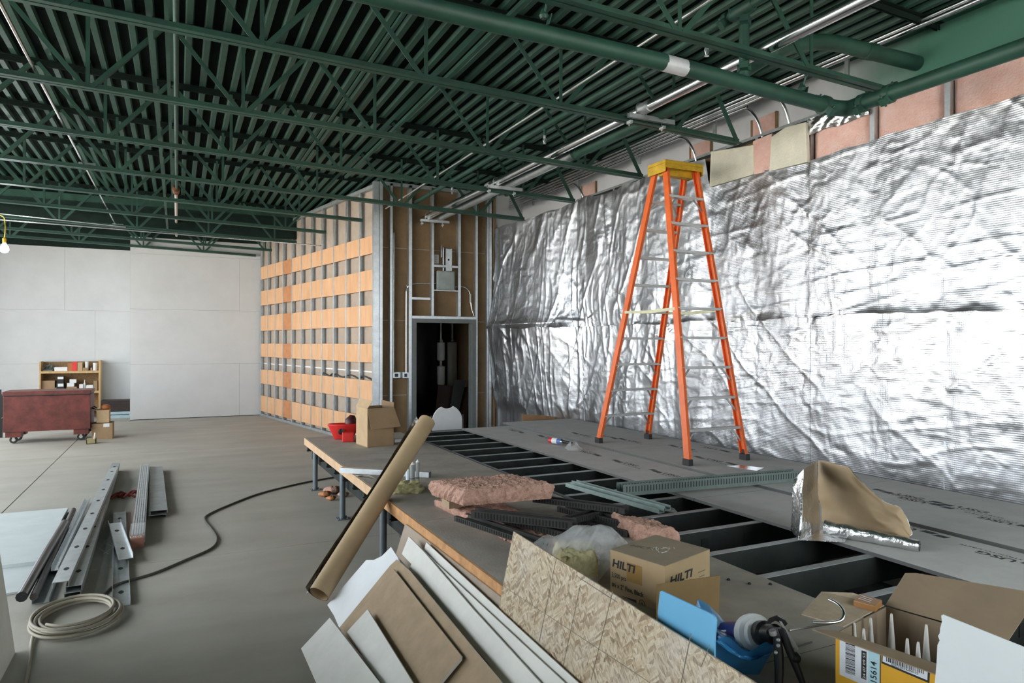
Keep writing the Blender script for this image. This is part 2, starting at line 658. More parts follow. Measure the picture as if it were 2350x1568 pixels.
sub(pbox(MB(), 0.0, LEN, -0.066, 0.006, PART_TOP - 0.06, PART_TOP).build('head_track', STEELDULL), part_w)
# six rows of plywood let in between the studs
rows = []
for (ytop, ybot) in ((541, 582), (620, 667), (701, 750), (791, 834), (876, 922), (961, 1012)):
    a = ray(855, ytop)
    b2 = ray(855, ybot)
    p0 = pw(0, 0, 0)
    ka = (p0 - EYEV).dot(nv) / a.dot(nv)
    kb = (p0 - EYEV).dot(nv) / b2.dot(nv)
    rows.append(((EYEV + b2 * kb).z, (EYEV + a * ka).z))
ts = sorted([0.05] + [t for t in stud_t if t < LEN - 0.1] + [LEN - 0.02])
for ri, (z0, z1) in enumerate(rows):
    for i in range(len(ts) - 1):
        red = (len(ts) - 2 - i) == 3
        cuts = [ts[i] + 0.002, ts[i + 1] - 0.002]
        if (ri == 3 and i == 0) or (ri in (4, 5) and i == 2):
            cuts.insert(1, ts[i] + (ts[i + 1] - ts[i]) * 0.4)
        for k in range(len(cuts) - 1):
            dz = random.uniform(-0.004, 0.004)
            o = pbox(MB(), cuts[k], cuts[k + 1] - 0.002, -0.022 + random.uniform(-0.002, 0.002), -0.003, z0 + dz, z1 + dz).build('plywood_panel', PLYDK if red else PLY)
            sub(o, part_w)
# grey cable hanging along the fifth gap
tt = [ts[0] + 0.12, ts[1] - 0.1, ts[1] + 0.1, ts[2] - 0.12, ts[2] + 0.25, ts[3] + 0.1, ts[3] + 0.3, ts[4] + 0.05]
zc = rows[4][1]
cab = MB().tube(arc([pw(t, -0.05, zc + (0.06 if k % 2 else 0.01)) for k, t in enumerate(tt)], 5), 0.012, 6).build('loose_cable', CABLEDK, smooth=60)
sub(cab, part_w)
# corner post of doubled steel studs
cp = MB()
for (px0, px1) in ((855.5, 868.5), (869.5, 876.5)):
    a, b_ = ony(px0, 800, CY), ony(px1, 800, CY)
    cp.box(a.x, b_.x, CY - 0.04, CY + 0.05, 0, 4.34)
sub(cp.build('corner_post', STEEL), part_w)

# front of the room, facing the camera
YD = CY
RX = 5.02
DX0, DX1 = ony(946, 850, YD).x, ony(1092, 850, YD).x
DZ = ony(1020, 733, YD).z
JW = 0.07
front = MB()
fb0, fb1 = YD + 0.11, YD + 0.16
front.box(CX + 0.08, DX0 - 0.01, fb0, fb1, 0, 4.36).box(DX1 + 0.01, RX, fb0, fb1, 0, 4.36).box(DX0 - 0.01, DX1 + 0.01, fb0, fb1, DZ + 0.05, 4.36)
front = front.build('wall_room', BROWNBOARD)
struct(front)
for py, z in ((576, None), (738, None), (905, None)):
    z = ony(1000, py, fb0).z
    segs = [(CX + 0.08, DX0 - 0.02), (DX1 + 0.02, RX)] if z < DZ else [(CX + 0.08, RX)]
    for a, b_ in segs:
        sub(MB().box(a, b_, fb0 - 0.003, fb0, z - 0.008, z + 0.008).build('joint_tape', TANBOARD), front)


def fstud(px0, px1, z0=0.0, z1=4.34, m=STEEL):
    a, b_ = ony(px0, 700, YD).x, ony(px1, 700, YD).x
    mb = MB().box(a, b_, YD, YD + 0.003, z0, z1).box(a, a + 0.003, YD + 0.003, YD + 0.105, z0, z1).box(a, b_, YD + 0.105, YD + 0.108, z0, z1)
    mb.box(b_ - 0.003, b_, YD + 0.003, YD + 0.016, z0, z1)
    sub(mb.build('stud', m), front)


fstud(895, 900.5)
fstud(938, 945)
fstud(990, 995.5, DZ + 0.05)
fstud(1051, 1057, DZ + 0.05)
fstud(1091, 1096)
fstud(1117, 1121)
fstud(1122, 1128)
sub(MB().box(DX0, DX1, YD, YD + 0.10, DZ, DZ + 0.045).build('door_header', STEEL), front)
for (pa, pb, py0, py1) in ((945, 988, 683, 688), (995, 1052, 608, 613), (995, 1052, 665.5, 668)):
    sub(MB().box(ony(pa, py0, YD).x, ony(pb, py0, YD).x, YD + 0.01, YD + 0.09, ony(pa, py1, YD).z, ony(pa, py0, YD).z).build('blocking', STEEL), front)
sub(MB().box(CX + 0.1, RX, YD, YD + 0.108, 4.30, 4.36).build('head_track', STEELDULL), front)
struct(MB().box(RX + 0.06, XR + 0.1, YD + 0.04, YD + 0.12, 0, 4.4).build('wall_nib', WHITEWALL))
# side of the room towards the foil
sub(MB().box(RX, RX + 0.05, YD, 14, 0, 4.3).build('side_board', BROWNBOARD), front)

# door frame (no leaf) and the dark room behind
df = MB()
df.box(DX0, DX0 + JW, YD - 0.02, YD + 0.16, 0, DZ).box(DX1 - JW, DX1, YD - 0.02, YD + 0.16, 0, DZ).box(DX0 + JW, DX1 - JW, YD - 0.02, YD + 0.16, DZ - JW, DZ)
df.box(DX0 + JW, DX0 + JW + 0.015, YD + 0.05, YD + 0.1, 0, DZ - JW).box(DX1 - JW - 0.015, DX1 - JW, YD + 0.05, YD + 0.1, 0, DZ - JW)
struct(df.build('door_1', mat('grey_door_frame', (0.16, 0.175, 0.17), 0.5, var=0.1)))
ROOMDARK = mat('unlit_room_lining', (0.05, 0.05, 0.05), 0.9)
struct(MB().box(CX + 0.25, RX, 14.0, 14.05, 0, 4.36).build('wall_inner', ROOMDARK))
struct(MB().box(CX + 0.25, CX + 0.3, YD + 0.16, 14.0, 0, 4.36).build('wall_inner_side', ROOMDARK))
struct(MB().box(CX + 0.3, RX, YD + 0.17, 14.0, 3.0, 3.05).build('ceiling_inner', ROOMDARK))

# electrical boxes and conduit on the room front: things of their own
yb_ = YD - 0.03
t = thing('electrical_box', ony(1021, 665, YD), 'grey steel electrical panel box between studs above the doorway', 'electrical box')
a, b_ = ony(1002, 666, YD), ony(1042, 624, YD)
MB().box(a.x, b_.x, YD - 0.02, YD + 0.09, a.z, b_.z).build('box_body', mat('grey_panel_paint', (0.36, 0.40, 0.385), 0.5), t, bevel=0.006)
MB().box(a.x + 0.02, b_.x - 0.02, YD - 0.026, YD - 0.02, a.z + 0.02, b_.z - 0.02).build('cover', mat('grey_panel_paint', (0.38, 0.42, 0.40), 0.5), t, bevel=0.004)
a, b_ = ony(1018, 625, YD), ony(1022, 568, YD)
MB().tube([(a.x, YD + 0.05, a.z), (a.x, YD + 0.05, b_.z)], 0.014, 8).tube([(a.x - 0.035, YD + 0.05, a.z + 0.25), (a.x - 0.035, YD + 0.05, b_.z + 0.03)], 0.010, 8).build('conduit', CHROME, t, smooth=40)
a, b_ = ony(1023, 622, YD), ony(1035, 572, YD)
tb = MB().box(a.x, b_.x, YD + 0.005, YD + 0.008, a.z, b_.z).box(a.x, a.x + 0.003, YD + 0.008, YD + 0.05, a.z, b_.z).box(b_.x - 0.003, b_.x, YD - 0.03, YD + 0.005, a.z, b_.z)
o = tb.build('steel_channel', STEEL)
tag(o, 'short bright steel channel with one hole upright above grey electrical box', 'channel')
hh = ony(1029, 597, YD)
sub(MB().lathe((hh.x, YD + 0.0045, hh.z), (0, -1, 0), [(0.018, 0), (0.018, 0.0005)], 12).build('hole', DARK), o)
a, b_ = ony(1000, 604, YD), ony(1010.5, 584, YD)
o = MB().box(a.x, b_.x, YD + 0.095, YD + 0.108, a.z, b_.z).build('paper_label', PAPER)
tag(o, 'small white paper notice stuck on brown board above grey electrical box', 'notice')
for k in range(4):
    lw = (b_.x - a.x) * random.uniform(0.4, 0.7)
    q = Vector((a.x + 0.012, YD + 0.0948, b_.z - 0.03 - 0.03 * k))
    sub(MB().box(q.x, q.x + lw, q.y, q.y + 0.0004, q.z, q.z + 0.004).build('print_line', GREYINK), o)
cb = thing('switch_boxes', ony(920, 862, YD), 'two steel outlet boxes bridging studs left of the doorway with their conduits', 'outlet boxes')
for (p0, p1) in ((902, 918), (924, 938)):
    a, b_ = ony(p0, 869, YD), ony(p1, 856, YD)
    o = MB().box(a.x, b_.x, YD - 0.005, YD + 0.05, a.z, b_.z).build('outlet_box', STEEL, cb)
    sub(MB().box(a.x + 0.03, b_.x - 0.03, YD - 0.008, YD - 0.005, a.z + 0.02, b_.z - 0.02).build('opening', STEELDARK), o)
MB().box(ony(901, 860, YD).x, ony(939, 860, YD).x, YD + 0.05, YD + 0.06, ony(900, 869, YD).z, ony(900, 856, YD).z).build('mounting_bar', STEELDULL, cb)
a, b_ = ony(904, 856, YD), ony(904, 535, YD)
MB().tube([(a.x, YD + 0.03, a.z), (a.x, YD + 0.03, b_.z)], 0.013, 8).build('conduit', CHROME, cb, smooth=40)
a = ony(933, 856, YD)
pts = [(a.x, YD + 0.02, a.z), (a.x, YD + 0.02, ony(931, 672, YD).z), (a.x + 0.02, YD + 0.02, ony(931, 662, YD).z), (ony(938, 656, YD).x, YD + 0.02, ony(938, 656, YD).z), (ony(950, 652, YD).x, YD + 0.06, ony(950, 652, YD).z), (ony(1003, 651, YD).x, YD + 0.06, ony(1003, 651, YD).z)]
MB().tube(arc(pts, 4), 0.011, 8).build('conduit', CHROME, cb, smooth=50)
pts = [ony(x_, y_, YD + 0.05) for x_, y_ in ((1042, 659), (1062, 659), (1074, 667), (1079, 680), (1080, 695), (1082, 710), (1087, 726))]
o = MB().tube(arc(pts, 4), 0.009, 8).build('bent_conduit', CHROME, smooth=50)
tag(o, 'thin bent conduit curving down right of grey electrical box', 'conduit')
o = MB().tube([ony(1079, 676, YD + 0.05), ony(1079, 696, YD + 0.05)], 0.015, 8).build('coupling', PAPER, smooth=40)
sub(o, bpy.data.objects['bent_conduit'])
# ================================================================== bar joists
def zbot(x, y):
    return 3.79 + S_ROOF * x - 0.002 * y


JY0, JS = 5.136, 1.5477
JX_END = 4.93


def xend(y):
    """where a joist stops on the left of the room block: at the partition beyond it, else at the right wall"""
    if y > CY - 0.3:
        t = (y - CY) / dv.y
        return CX + dv.x * t - 0.12
    return JX_END


ORD = {0: 'nearest green steel bar joist, crossing the top right corner of the picture',
       1: 'second green steel bar joist from the camera, its bottom chord ending at the pink batts',
       2: 'third green steel bar joist from the camera, ending just left of the ladder cap',
       3: 'fourth green steel bar joist from the camera, ending at the foil wall',
       4: 'fifth green steel bar joist from the camera, passing in front of the brown room',
       5: 'sixth green steel bar joist from the camera, ending at the room corner post',
       6: 'seventh green steel bar joist from the camera, first to end against the plywood strips',
       7: 'eighth green steel bar joist from the camera, just before the dark bulkhead',
       8: 'ninth green steel bar joist from the camera, just beyond the dark bulkhead',
       9: 'last green steel bar joist, right against the white far wall'}
GREENTOP = mat('dark_green_chord', (0.007, 0.014, 0.011), 0.85, var=0.3, scale=4, spec=0.15)  # darker green for top chords than for bottom chords and webs


def leg_angle(p, q, a=0.045, th=0.005, up=(0, 1, 0)):
    return MB().profile(p, q, [(-a / 2, -a / 2), (a / 2, -a / 2), (a / 2, -a / 2 + th), (-a / 2 + th, -a / 2 + th), (-a / 2 + th, a / 2), (-a / 2, a / 2)], up=up)


for j in range(10):
    y = JY0 + JS * (j - 1) if j < 9 else YF - 0.12
    x0, x1 = XL + 0.01, xend(y)
    if j == 0:
        x0 = 0.2
    t = thing('bar_joist', (x0, y, zbot(x0, y)), ORD[j], 'joist', 'green bar joists of the roof')
    xt = x1 if y > CY - 0.3 else XR - 0.02
    # bottom chord: two angles back to back with a gap; top chord the same under the deck
    for nm, xa_, xb_, fz, sgn in (('bottom_chord', x0, x1, zbot, 1), ('top_chord', x0, xt, lambda X, Y: zdeck(X) - 0.004, -1)):
        mb = MB()
        for sd in (-1, 1):
            h = 0.052
            pf = [(sd * 0.008, 0), (sd * 0.052, 0), (sd * 0.052, sgn * 0.006), (sd * 0.014, sgn * 0.006), (sd * 0.014, sgn * h), (sd * 0.008, sgn * h)]
            mb.profile((xa_, y, fz(xa_, y)), (xb_, y, fz(xb_, y)), pf)
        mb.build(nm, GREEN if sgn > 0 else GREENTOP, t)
    # web members
    k0 = math.ceil((x0 - 0.53) / 1.2)
    k = k0
    while 0.53 + 1.2 * k < x1 + 0.7:
        xb_ = 0.53 + 1.2 * k
        zb, zt = zbot(xb_, y) + 0.02, zdeck(xb_) - 0.02
        if xb_ < x1 - 0.05:
            leg_angle((xb_, y, zb), (xb_, y, zt), 0.030, 0.004).build('vertical', GREEN, t)
        for s_ in (-1, 1):
            xt_ = xb_ + s_ * 0.6
            if xt_ < x0 or xt_ > xt or xb_ > x1 + 0.02 or (j == 0 and s_ > 0 and xb_ > 4.0):
                continue
            leg_angle((xb_ + s_ * 0.03, y, zb), (xt_ - s_ * 0.02, y, zdeck(xt_) - 0.03), 0.038, 0.005).build('diagonal', GREEN, t)
        k += 1
    # last diagonal down to the end of the chord
    if 0 < j < 5:
        leg_angle((x1 - 0.03, y, zbot(x1, y) + 0.01), (x1 - 0.42, y, zdeck(x1) - 0.03), 0.05, 0.006).build('diagonal', GREEN, t)


# ------------------------------------------------------------------ bridging running back over the joists
def along(name, px, y0, y1, z, r, m, label, cat, group=None, n=8, sl=0.0):
    """a straight run parallel to the depth of the hall through the pixel px at height z"""
    X = onz(px[0], px[1], z).x
    o = MB().tube([(X, y0, z), (X, (y0 + y1) / 2, z), (X, y1, z)], r, n).build(name, m, smooth=50)
    return tag(o, label, cat, group)


def angle_run(X, y0, y1, z, a, label):
    o = MB().profile((X, y0, z), (X, y1, z), [(0, 0), (a, 0), (a, 0.005), (0.005, 0.005), (0.005, a), (0, a)]).build('bridging_angle', GREEN)
    return tag(o, label, 'bridging')


angle_run(-0.19, 3.6, 15.0, 3.86, 0.034, 'green bridging angle over the bottom chords left of the sprinkler line')
angle_run(-0.10, 3.6, 15.0, 4.34, 0.034, 'green bridging angle under the roof ribs left of the sprinkler line')
angle_run(2.37, 3.2, 11.0, 4.30, 0.04, 'green bridging angle under the roof ribs above the pink batts')
angle_run(1.62, 3.6, 11.0, 4.34, 0.03, 'green bridging angle under the roof ribs in the middle of the hall')

along('sprinkler_line', (403, 300), 2.8, 11.7, 4.05, 0.021, GREEN, 'long green sprinkler pipe running straight back over the chords', 'pipe')
sl = thing('sprinkler_valve', (-0.02, 12.0, 4.05), 'rusty sprinkler valve with pale pipe at the end of the green line', 'valve')
MB().lathe((-0.02, 11.7, 4.05), (0, 1, 0), [(0.022, 0), (0.055, 0.02), (0.055, 0.12), (0.035, 0.16), (0.05, 0.2), (0.05, 0.3), (0.022, 0.34)], 14).build('valve_body', mat('rusty_brass', (0.20, 0.075, 0.03), 0.5, 0.5, var=0.4, scale=30), sl, smooth=40)
MB().tube([(-0.02, 12.04, 4.05), (-0.02, 16.9, 4.05)], 0.026, 10).build('pale_pipe', mat('pale_pipe', (0.50, 0.47, 0.42), 0.5), sl, smooth=40)
along('thin_conduit', (193, 385), 3.0, 14.9, 3.86, 0.012, CHROME, 'thin bare conduit running back over the chords at the far left', 'conduit')
for y_ in (9.9, 14.7):
    o = MB().box(-1.08, -0.90, y_ - 0.07, y_ + 0.02, 3.83, 3.89).build('junction_box', STEELDULL, bevel=0.006)
    tag(o, 'small steel junction box on the thin conduit, %s of the two' % ('nearer' if y_ < 12 else 'farther'), 'junction box')
along('thin_rod', (1251, 242), 2.6, 10.9, 3.86, 0.009, ALU, 'thin pale rod laid back over the chords right of the bridging angles', 'rod')
# two conduits across the hall at the far left
for k, (pa, pb) in enumerate((((0, 495), (263, 522)), ((0, 509), (400, 540)))):
    a, b_ = ony(*pa, 13.5), ony(*pb, 13.5)
    o = MB().tube([a + (a - b_) * 0.8, a, b_, b_ + (b_ - a) * (0.1 if k == 0 else 1.3)], 0.013, 8).build('cross_conduit', CHROME, smooth=50)
    tag(o, ('upper' if k == 0 else 'lower') + ' of the two thin conduits crossing the hall below the far joists', 'conduit')

# ------------------------------------------------------------------ sprinkler main, riser, wall pipe, branch
YM = 3.7


def ring(mb, p, ax, r, wd):
    return mb.lathe(Vector(p) - Vector(ax).normalized() * wd / 2, ax, [(r * 0.8, 0), (r, 0.004), (r, wd - 0.004), (r * 0.8, wd)], 18)


def clamp(name, p, ax, r, parent, m=GREEN):
    ax = Vector(ax).normalized()
    mb = ring(MB(), p, ax, r, 0.05)
    u = ax.orthogonal().normalized()
    for s_ in (-1, 1):
        c = Vector(p) + u * s_ * (r + 0.018)
        mb.obox(c, ax * 0.022, u * 0.022, ax.cross(u) * 0.028)
        mb.tube([c - ax.cross(u) * 0.045, c + ax.cross(u) * 0.045], 0.008, 6)
    return mb.build(name, m, parent, smooth=40)


mn = thing('sprinkler_main', ony(1550, 150, YM), 'thick green sprinkler main pipe crossing overhead with one bare sleeve, riser and branch', 'pipe')
P = [ony(x_, y_, YM) for x_, y_ in ((840, -22), (1245, 70), (1550, 150), (1885, 238))]
RM = 0.055
P[0] = P[0] + (P[0] - P[1]) * ((P[0].x - XL - 0.05) / (P[1].x - P[0].x))
MB().tube([P[0], ony(1522, 142, YM)], RM, 18).build('pipe_run', GREEN, mn, smooth=40)
MB().tube([ony(1568, 154, YM), P[3]], RM, 18).build('pipe_run', GREEN, mn, smooth=40)
MB().tube([ony(1520, 142, YM), ony(1570, 155, YM)], RM * 0.995, 18).build('bare_sleeve', mat('bare_white_pipe', (0.66, 0.66, 0.68), 0.4, 0.2), mn, smooth=40, label='bare whitish sleeve')
ax = (P[3] - P[2]).normalized()
clamp('pipe_clamp', P[3] + ax * 0.02, ax, RM * 1.3, mn)
for (px, py) in ((1245, 62), (1838, 222)):
    q = ony(px, py, YM)
    h = MB().tube([q + Vector((0, 0, 0.05)), Vector((q.x, YM - 0.05, zbot(q.x, 3.59) + 0.05))], 0.008, 8)
    h.lathe(q + Vector((0, 0, 0.05)), (0, 0, 1), [(0.02, 0), (0.03, 0.02), (0.012, 0.06)], 10)
    h.obox(q + Vector((0.035, 0, 0.05)), Vector((0.004, 0, 0)), Vector((0, 0.02, 0)), Vector((0.01, 0, 0.035)))
    h.build('hanger', GREEN, mn, smooth=40)
E_ = P[3] + ax * 0.07
XE = E_.x + 0.16
ZE = 3.505
elb = arc([E_ - ax * 0.03, E_ + Vector((0.06, 0, 0)), Vector((XE, E_.y - 0.04, ZE)), Vector((XE, E_.y - 0.14, ZE))], 6)
MB().tube(elb, RM * 1.08, 16).build('elbow', GREEN, mn, smooth=60)
clamp('pipe_clamp', (XE, E_.y - 0.17, ZE), (0, -1, 0), RM * 1.25, mn)
MB().tube([(XE, E_.y - 0.17, ZE), (XE, E_.y - 0.36, ZE)], RM, 16).build('pipe_run', GREEN, mn, smooth=40)
clamp('pipe_clamp', (XE, E_.y - 0.38, ZE), (0, -1, 0), RM * 1.25, mn)
MB().tube([(XE, E_.y - 0.40, ZE), (XE, 0.6, ZE)], RM, 16).build('pipe_run', GREEN, mn, smooth=40)
# riser and branch
rz0, rz1 = ony(1705, 195, YM), ony(1703, 20, YM)
RB = 0.036
MB().tube([rz0, (rz0.x, YM, rz1.z)], RB, 14).build('riser', GREEN, mn, smooth=40)
clamp('pipe_clamp', (rz0.x, YM, rz0.z + 0.12), (0, 0, 1), RB * 1.35, mn)
clamp('pipe_clamp', (rz0.x, YM, rz1.z - 0.09), (0, 0, 1), RB * 1.35, mn)
br = mn
MB().tube([(3.575, YM - 0.35, 4.05), (3.575, 7.0, 4.05), (3.575, 11.1, 4.05)], RB * 0.9, 14).build('branch_run', GREEN, br, smooth=40)
MB().lathe((3.575, YM - 0.12, 4.05), (0, 1, 0), [(RB, 0), (RB * 1.35, 0.02), (RB * 1.35, 0.2), (RB, 0.22)], 16).build('tee', GREEN, br, smooth=40)
clamp('pipe_clamp', (3.575, YM + 0.14, 4.05), (0, 1, 0), RB * 1.3, br)
for y_ in (4.05, 6.6, 9.4):
    o = MB().tube([(3.575, y_, 4.05), (3.575, y_, 3.95)], 0.016, 8).build('drop', GREEN, br, smooth=40)
    sub(MB().lathe((3.575, y_, 3.86), (0, 0, 1), [(0.018, 0), (0.018, 0.004), (0.007, 0.01), (0.007, 0.05), (0.016, 0.055), (0.016, 0.09)], 10).tube(arc([(3.563, y_, 3.94), (3.556, y_, 3.905), (3.57, y_, 3.865)], 3), 0.003, 5).tube(arc([(3.587, y_, 3.94), (3.594, y_, 3.905), (3.58, y_, 3.865)], 3), 0.003, 5).build('sprinkler_head', STEEL, smooth=40), o)

# ------------------------------------------------------------------ bare conduits and the roof drain
ca = thing('large_conduit', (3.72, 6, 3.79), 'large shiny bare conduit running back over the chords to the brown room', 'conduit')
MB().tube([(3.74, 1.8, 3.785), (3.72, 6, 3.785), (3.715, 11.15, 3.785)], 0.046, 16).build('conduit_run', CHROME, ca, smooth=40)
for y_ in (5.0, 8.4):
    MB().lathe((3.72, y_ - 0.07, 3.785), (0, 1, 0), [(0.048, 0), (0.053, 0.004), (0.053, 0.13), (0.048, 0.134)], 16).build('coupling', STEELDULL, ca, smooth=40)
dr = thing('roof_drain', (3.93, 6, 3.79), 'thick roof drain pipe, green and bent into the wall near the camera, bare beyond', 'pipe')
XD = 3.925
RD = 0.062
pts = [(XD, 6.5, 3.785), (XD, 4.6, 3.785), (XD, 4.12, 3.80), (XD + 0.13, 3.92, 3.90), (XD + 0.42, 3.87, 4.03), (XD + 0.74, 3.85, 4.09), (XD + 1.15, 3.82, 4.085), (XR + 0.05, 3.78, 4.07)]
MB().tube(arc(pts, 6), RD, 18).build('drain_bend', GREEN, dr, smooth=60)
q = Vector((XD + 1.15, 3.82, 4.085))
ring(MB(), q, (1, -0.05, 0.08), RD * 1.1, 0.12).build('sleeve', GREEN, dr, smooth=40)
MB().tube([(XD, 6.5, 3.785), (XD, 11.15, 3.785)], RD * 0.86, 18).build('bare_run', STEELDULL, dr, smooth=40)
MB().lathe((XD, 6.45, 3.785), (0, 1, 0), [(RD, 0), (RD * 1.1, 0.01), (RD * 1.1, 0.09), (RD, 0.1)], 18).build('sleeve', GREEN, dr, smooth=40)
for j in (1, 3, 5):
    y_ = JY0 + JS * (j - 1) - (0.0 if j < 5 else 0.0)
    zc_ = 3.785 - 0.075
    if j == 5:
        y_ = 10.95
    o = thing('strut_bracket', (3.8, y_, zc_), {1: 'nearest shiny strut bracket carrying the large conduit on a joist', 3: 'middle strut bracket carrying the large conduit on a joist', 5: 'farthest strut bracket carrying the large conduit, at the brown room'}[j], 'bracket', 'strut brackets under the large conduit')
    pf = [(-0.02, 0), (0.02, 0), (0.02, 0.04), (0.012, 0.04), (0.012, 0.008), (-0.012, 0.008), (-0.012, 0.04), (-0.02, 0.04)]
    MB().profile((3.58, y_ - 0.075, zc_ - 0.012), (4.08, y_ - 0.075, zc_ - 0.012), pf).build('strut', STEEL, o)
    for xx in (3.62, 3.98):
        cl = MB().obox((xx, y_ - 0.04, zc_ - 0.04), (0.014, 0, 0), (0, 0.03, 0), (0, 0, 0.012)).tube([(xx, y_ - 0.03, zc_ - 0.07), (xx, y_ - 0.03, zc_ + 0.0)], 0.006, 6)
        cl.build('beam_clamp', STEEL, o, smooth=40)
    MB().tube(arc([(3.665, y_ - 0.075, zc_ + 0.02), (3.67, y_ - 0.075, zc_ + 0.11), (3.72, y_ - 0.075, zc_ + 0.135), (3.77, y_ - 0.075, zc_ + 0.11), (3.775, y_ - 0.075, zc_ + 0.02)], 4), 0.005, 6).build('pipe_strap', STEEL, o, smooth=40)
# bundle along the outer wall
XB = 5.36
BZ = [4.298, 4.258, 4.218, 4.178, 4.138, 4.098]
for k, z in enumerate(BZ):
    y0 = [1.5, 1.5, 5.0, 5.35, 6.35, 8.8][k]
    pts = [(XB, 12.0, z), (XB, 8, z)] if y0 < 8 else [(XB, 12.0, z), (XB, 10, z)]
    if k < 2:
        pts += [(XB, y0, z)]
    else:
        pts += [(XB, y0 + 0.35, z), (XB, y0 + 0.12, z - 0.02), (XB + 0.03, y0, z - 0.16), (XB + 0.08, y0 - 0.03, z - 0.34)]
    o = MB().tube(pts if k < 2 else arc(pts, 5), 0.017 if k != 1 else 0.024, 10).build('wall_conduit', CHROME, smooth=50)
    tag(o, ['topmost bare conduit along the white wall, running on past the drain', 'second bare conduit from the top along the white wall, running past the drain',
            'third bare conduit from the top, bending down behind the sprinkler main', 'fourth bare conduit from the top, bending down behind the sprinkler main beside its twin',
            'fifth bare conduit from the top, bending down over the cream batt', 'lowest bare conduit of the bundle, bending down over the foil'][k], 'conduit', 'bare conduits along the white wall')
for i, y_ in enumerate((4.3, 6.0, 7.4, 8.9, 10.4)):
    o = MB().profile((XB + 0.045, y_, 4.04), (XB + 0.045, y_, 4.31), [(-0.02, 0), (0.02, 0), (0.02, 0.02), (-0.02, 0.02)], up=(1, 0, 0)).build('conduit_strap', STEELDULL)
    tag(o, '%s upright strut behind the bundle of bare conduits, counted from the camera' % ['first', 'second', 'third', 'fourth', 'fifth'][i], 'strut', 'struts behind the bare conduits')

# ------------------------------------------------------------------ work lamp at the left edge
lb = ony(9, 575, 13.0)
t = thing('work_lamp', lb, 'bare glowing bulb hanging on a yellow cord at the left edge', 'lamp')
em = bpy.data.materials.new('glowing_bulb')
em.use_nodes = True
nb = em.node_tree.nodes['Principled BSDF']
nb.inputs['Emission Color'].default_value = (0.93, 0.97, 1.0, 1)
nb.inputs['Emission Strength'].default_value = 60
nb.inputs['Base Color'].default_value = (0.9, 0.9, 0.9, 1)
MB().lathe(lb + Vector((0, 0, -0.07)), (0, 0, 1), [(0.012, 0), (0.045, 0.015), (0.062, 0.05), (0.055, 0.09), (0.03, 0.13), (0.022, 0.15)], 18).build('bulb', em, t, smooth=60)
MB().lathe(lb + Vector((0, 0, 0.08)), (0, 0, 1), [(0.024, 0), (0.026, 0.07), (0.012, 0.085)], 12).build('socket', YELLOW, t, smooth=40)
ce = ony(7, 503, 13.2)
MB().tube(arc([lb + Vector((0, 0, 0.15)), lb + Vector((0.01, 0.02, 0.3)), ce + Vector((0.02, 0, -0.1)), ce, ce + Vector((-0.1, 0.1, 0.05))], 5), 0.009, 6).build('cord', mat('yellow_cord', (0.75, 0.55, 0.08), 0.5), t, smooth=50)
pl = bpy.data.lights.new('bulb_light', 'POINT')
pl.energy = 60
pl.shadow_soft_size = 0.06
pl.color = (0.93, 0.97, 1.0)
po = bpy.data.objects.new('bulb_light', pl)
po.location = lb + Vector((0, 0, -0.16))
COL.objects.link(po)
# ================================================================== foil faced stud wall on the right
XF = 5.42


def vnoise(shape_seed):
    lat = np.random.default_rng(shape_seed).random((256, 256)) * 2 - 1

    def f(u, v):
        iu, iv = np.floor(u).astype(int), np.floor(v).astype(int)
        fu, fv = u - iu, v - iv
        fu, fv = fu * fu * (3 - 2 * fu), fv * fv * (3 - 2 * fv)
        a = lat[iu & 255, iv & 255]; b = lat[(iu + 1) & 255, iv & 255]
        c = lat[iu & 255, (iv + 1) & 255]; d = lat[(iu + 1) & 255, (iv + 1) & 255]
        return (a * (1 - fu) + b * fu) * (1 - fv) + (c * (1 - fu) + d * fu) * fv
    return f


def ridge(f, u, v):
    return 1 - np.abs(f(u, v)) * 2.2


N1, N2, N3, N4, N5 = [vnoise(s) for s in (1, 2, 3, 4, 5)]
STUDY = np.arange(1.45, 12.6, 0.655)


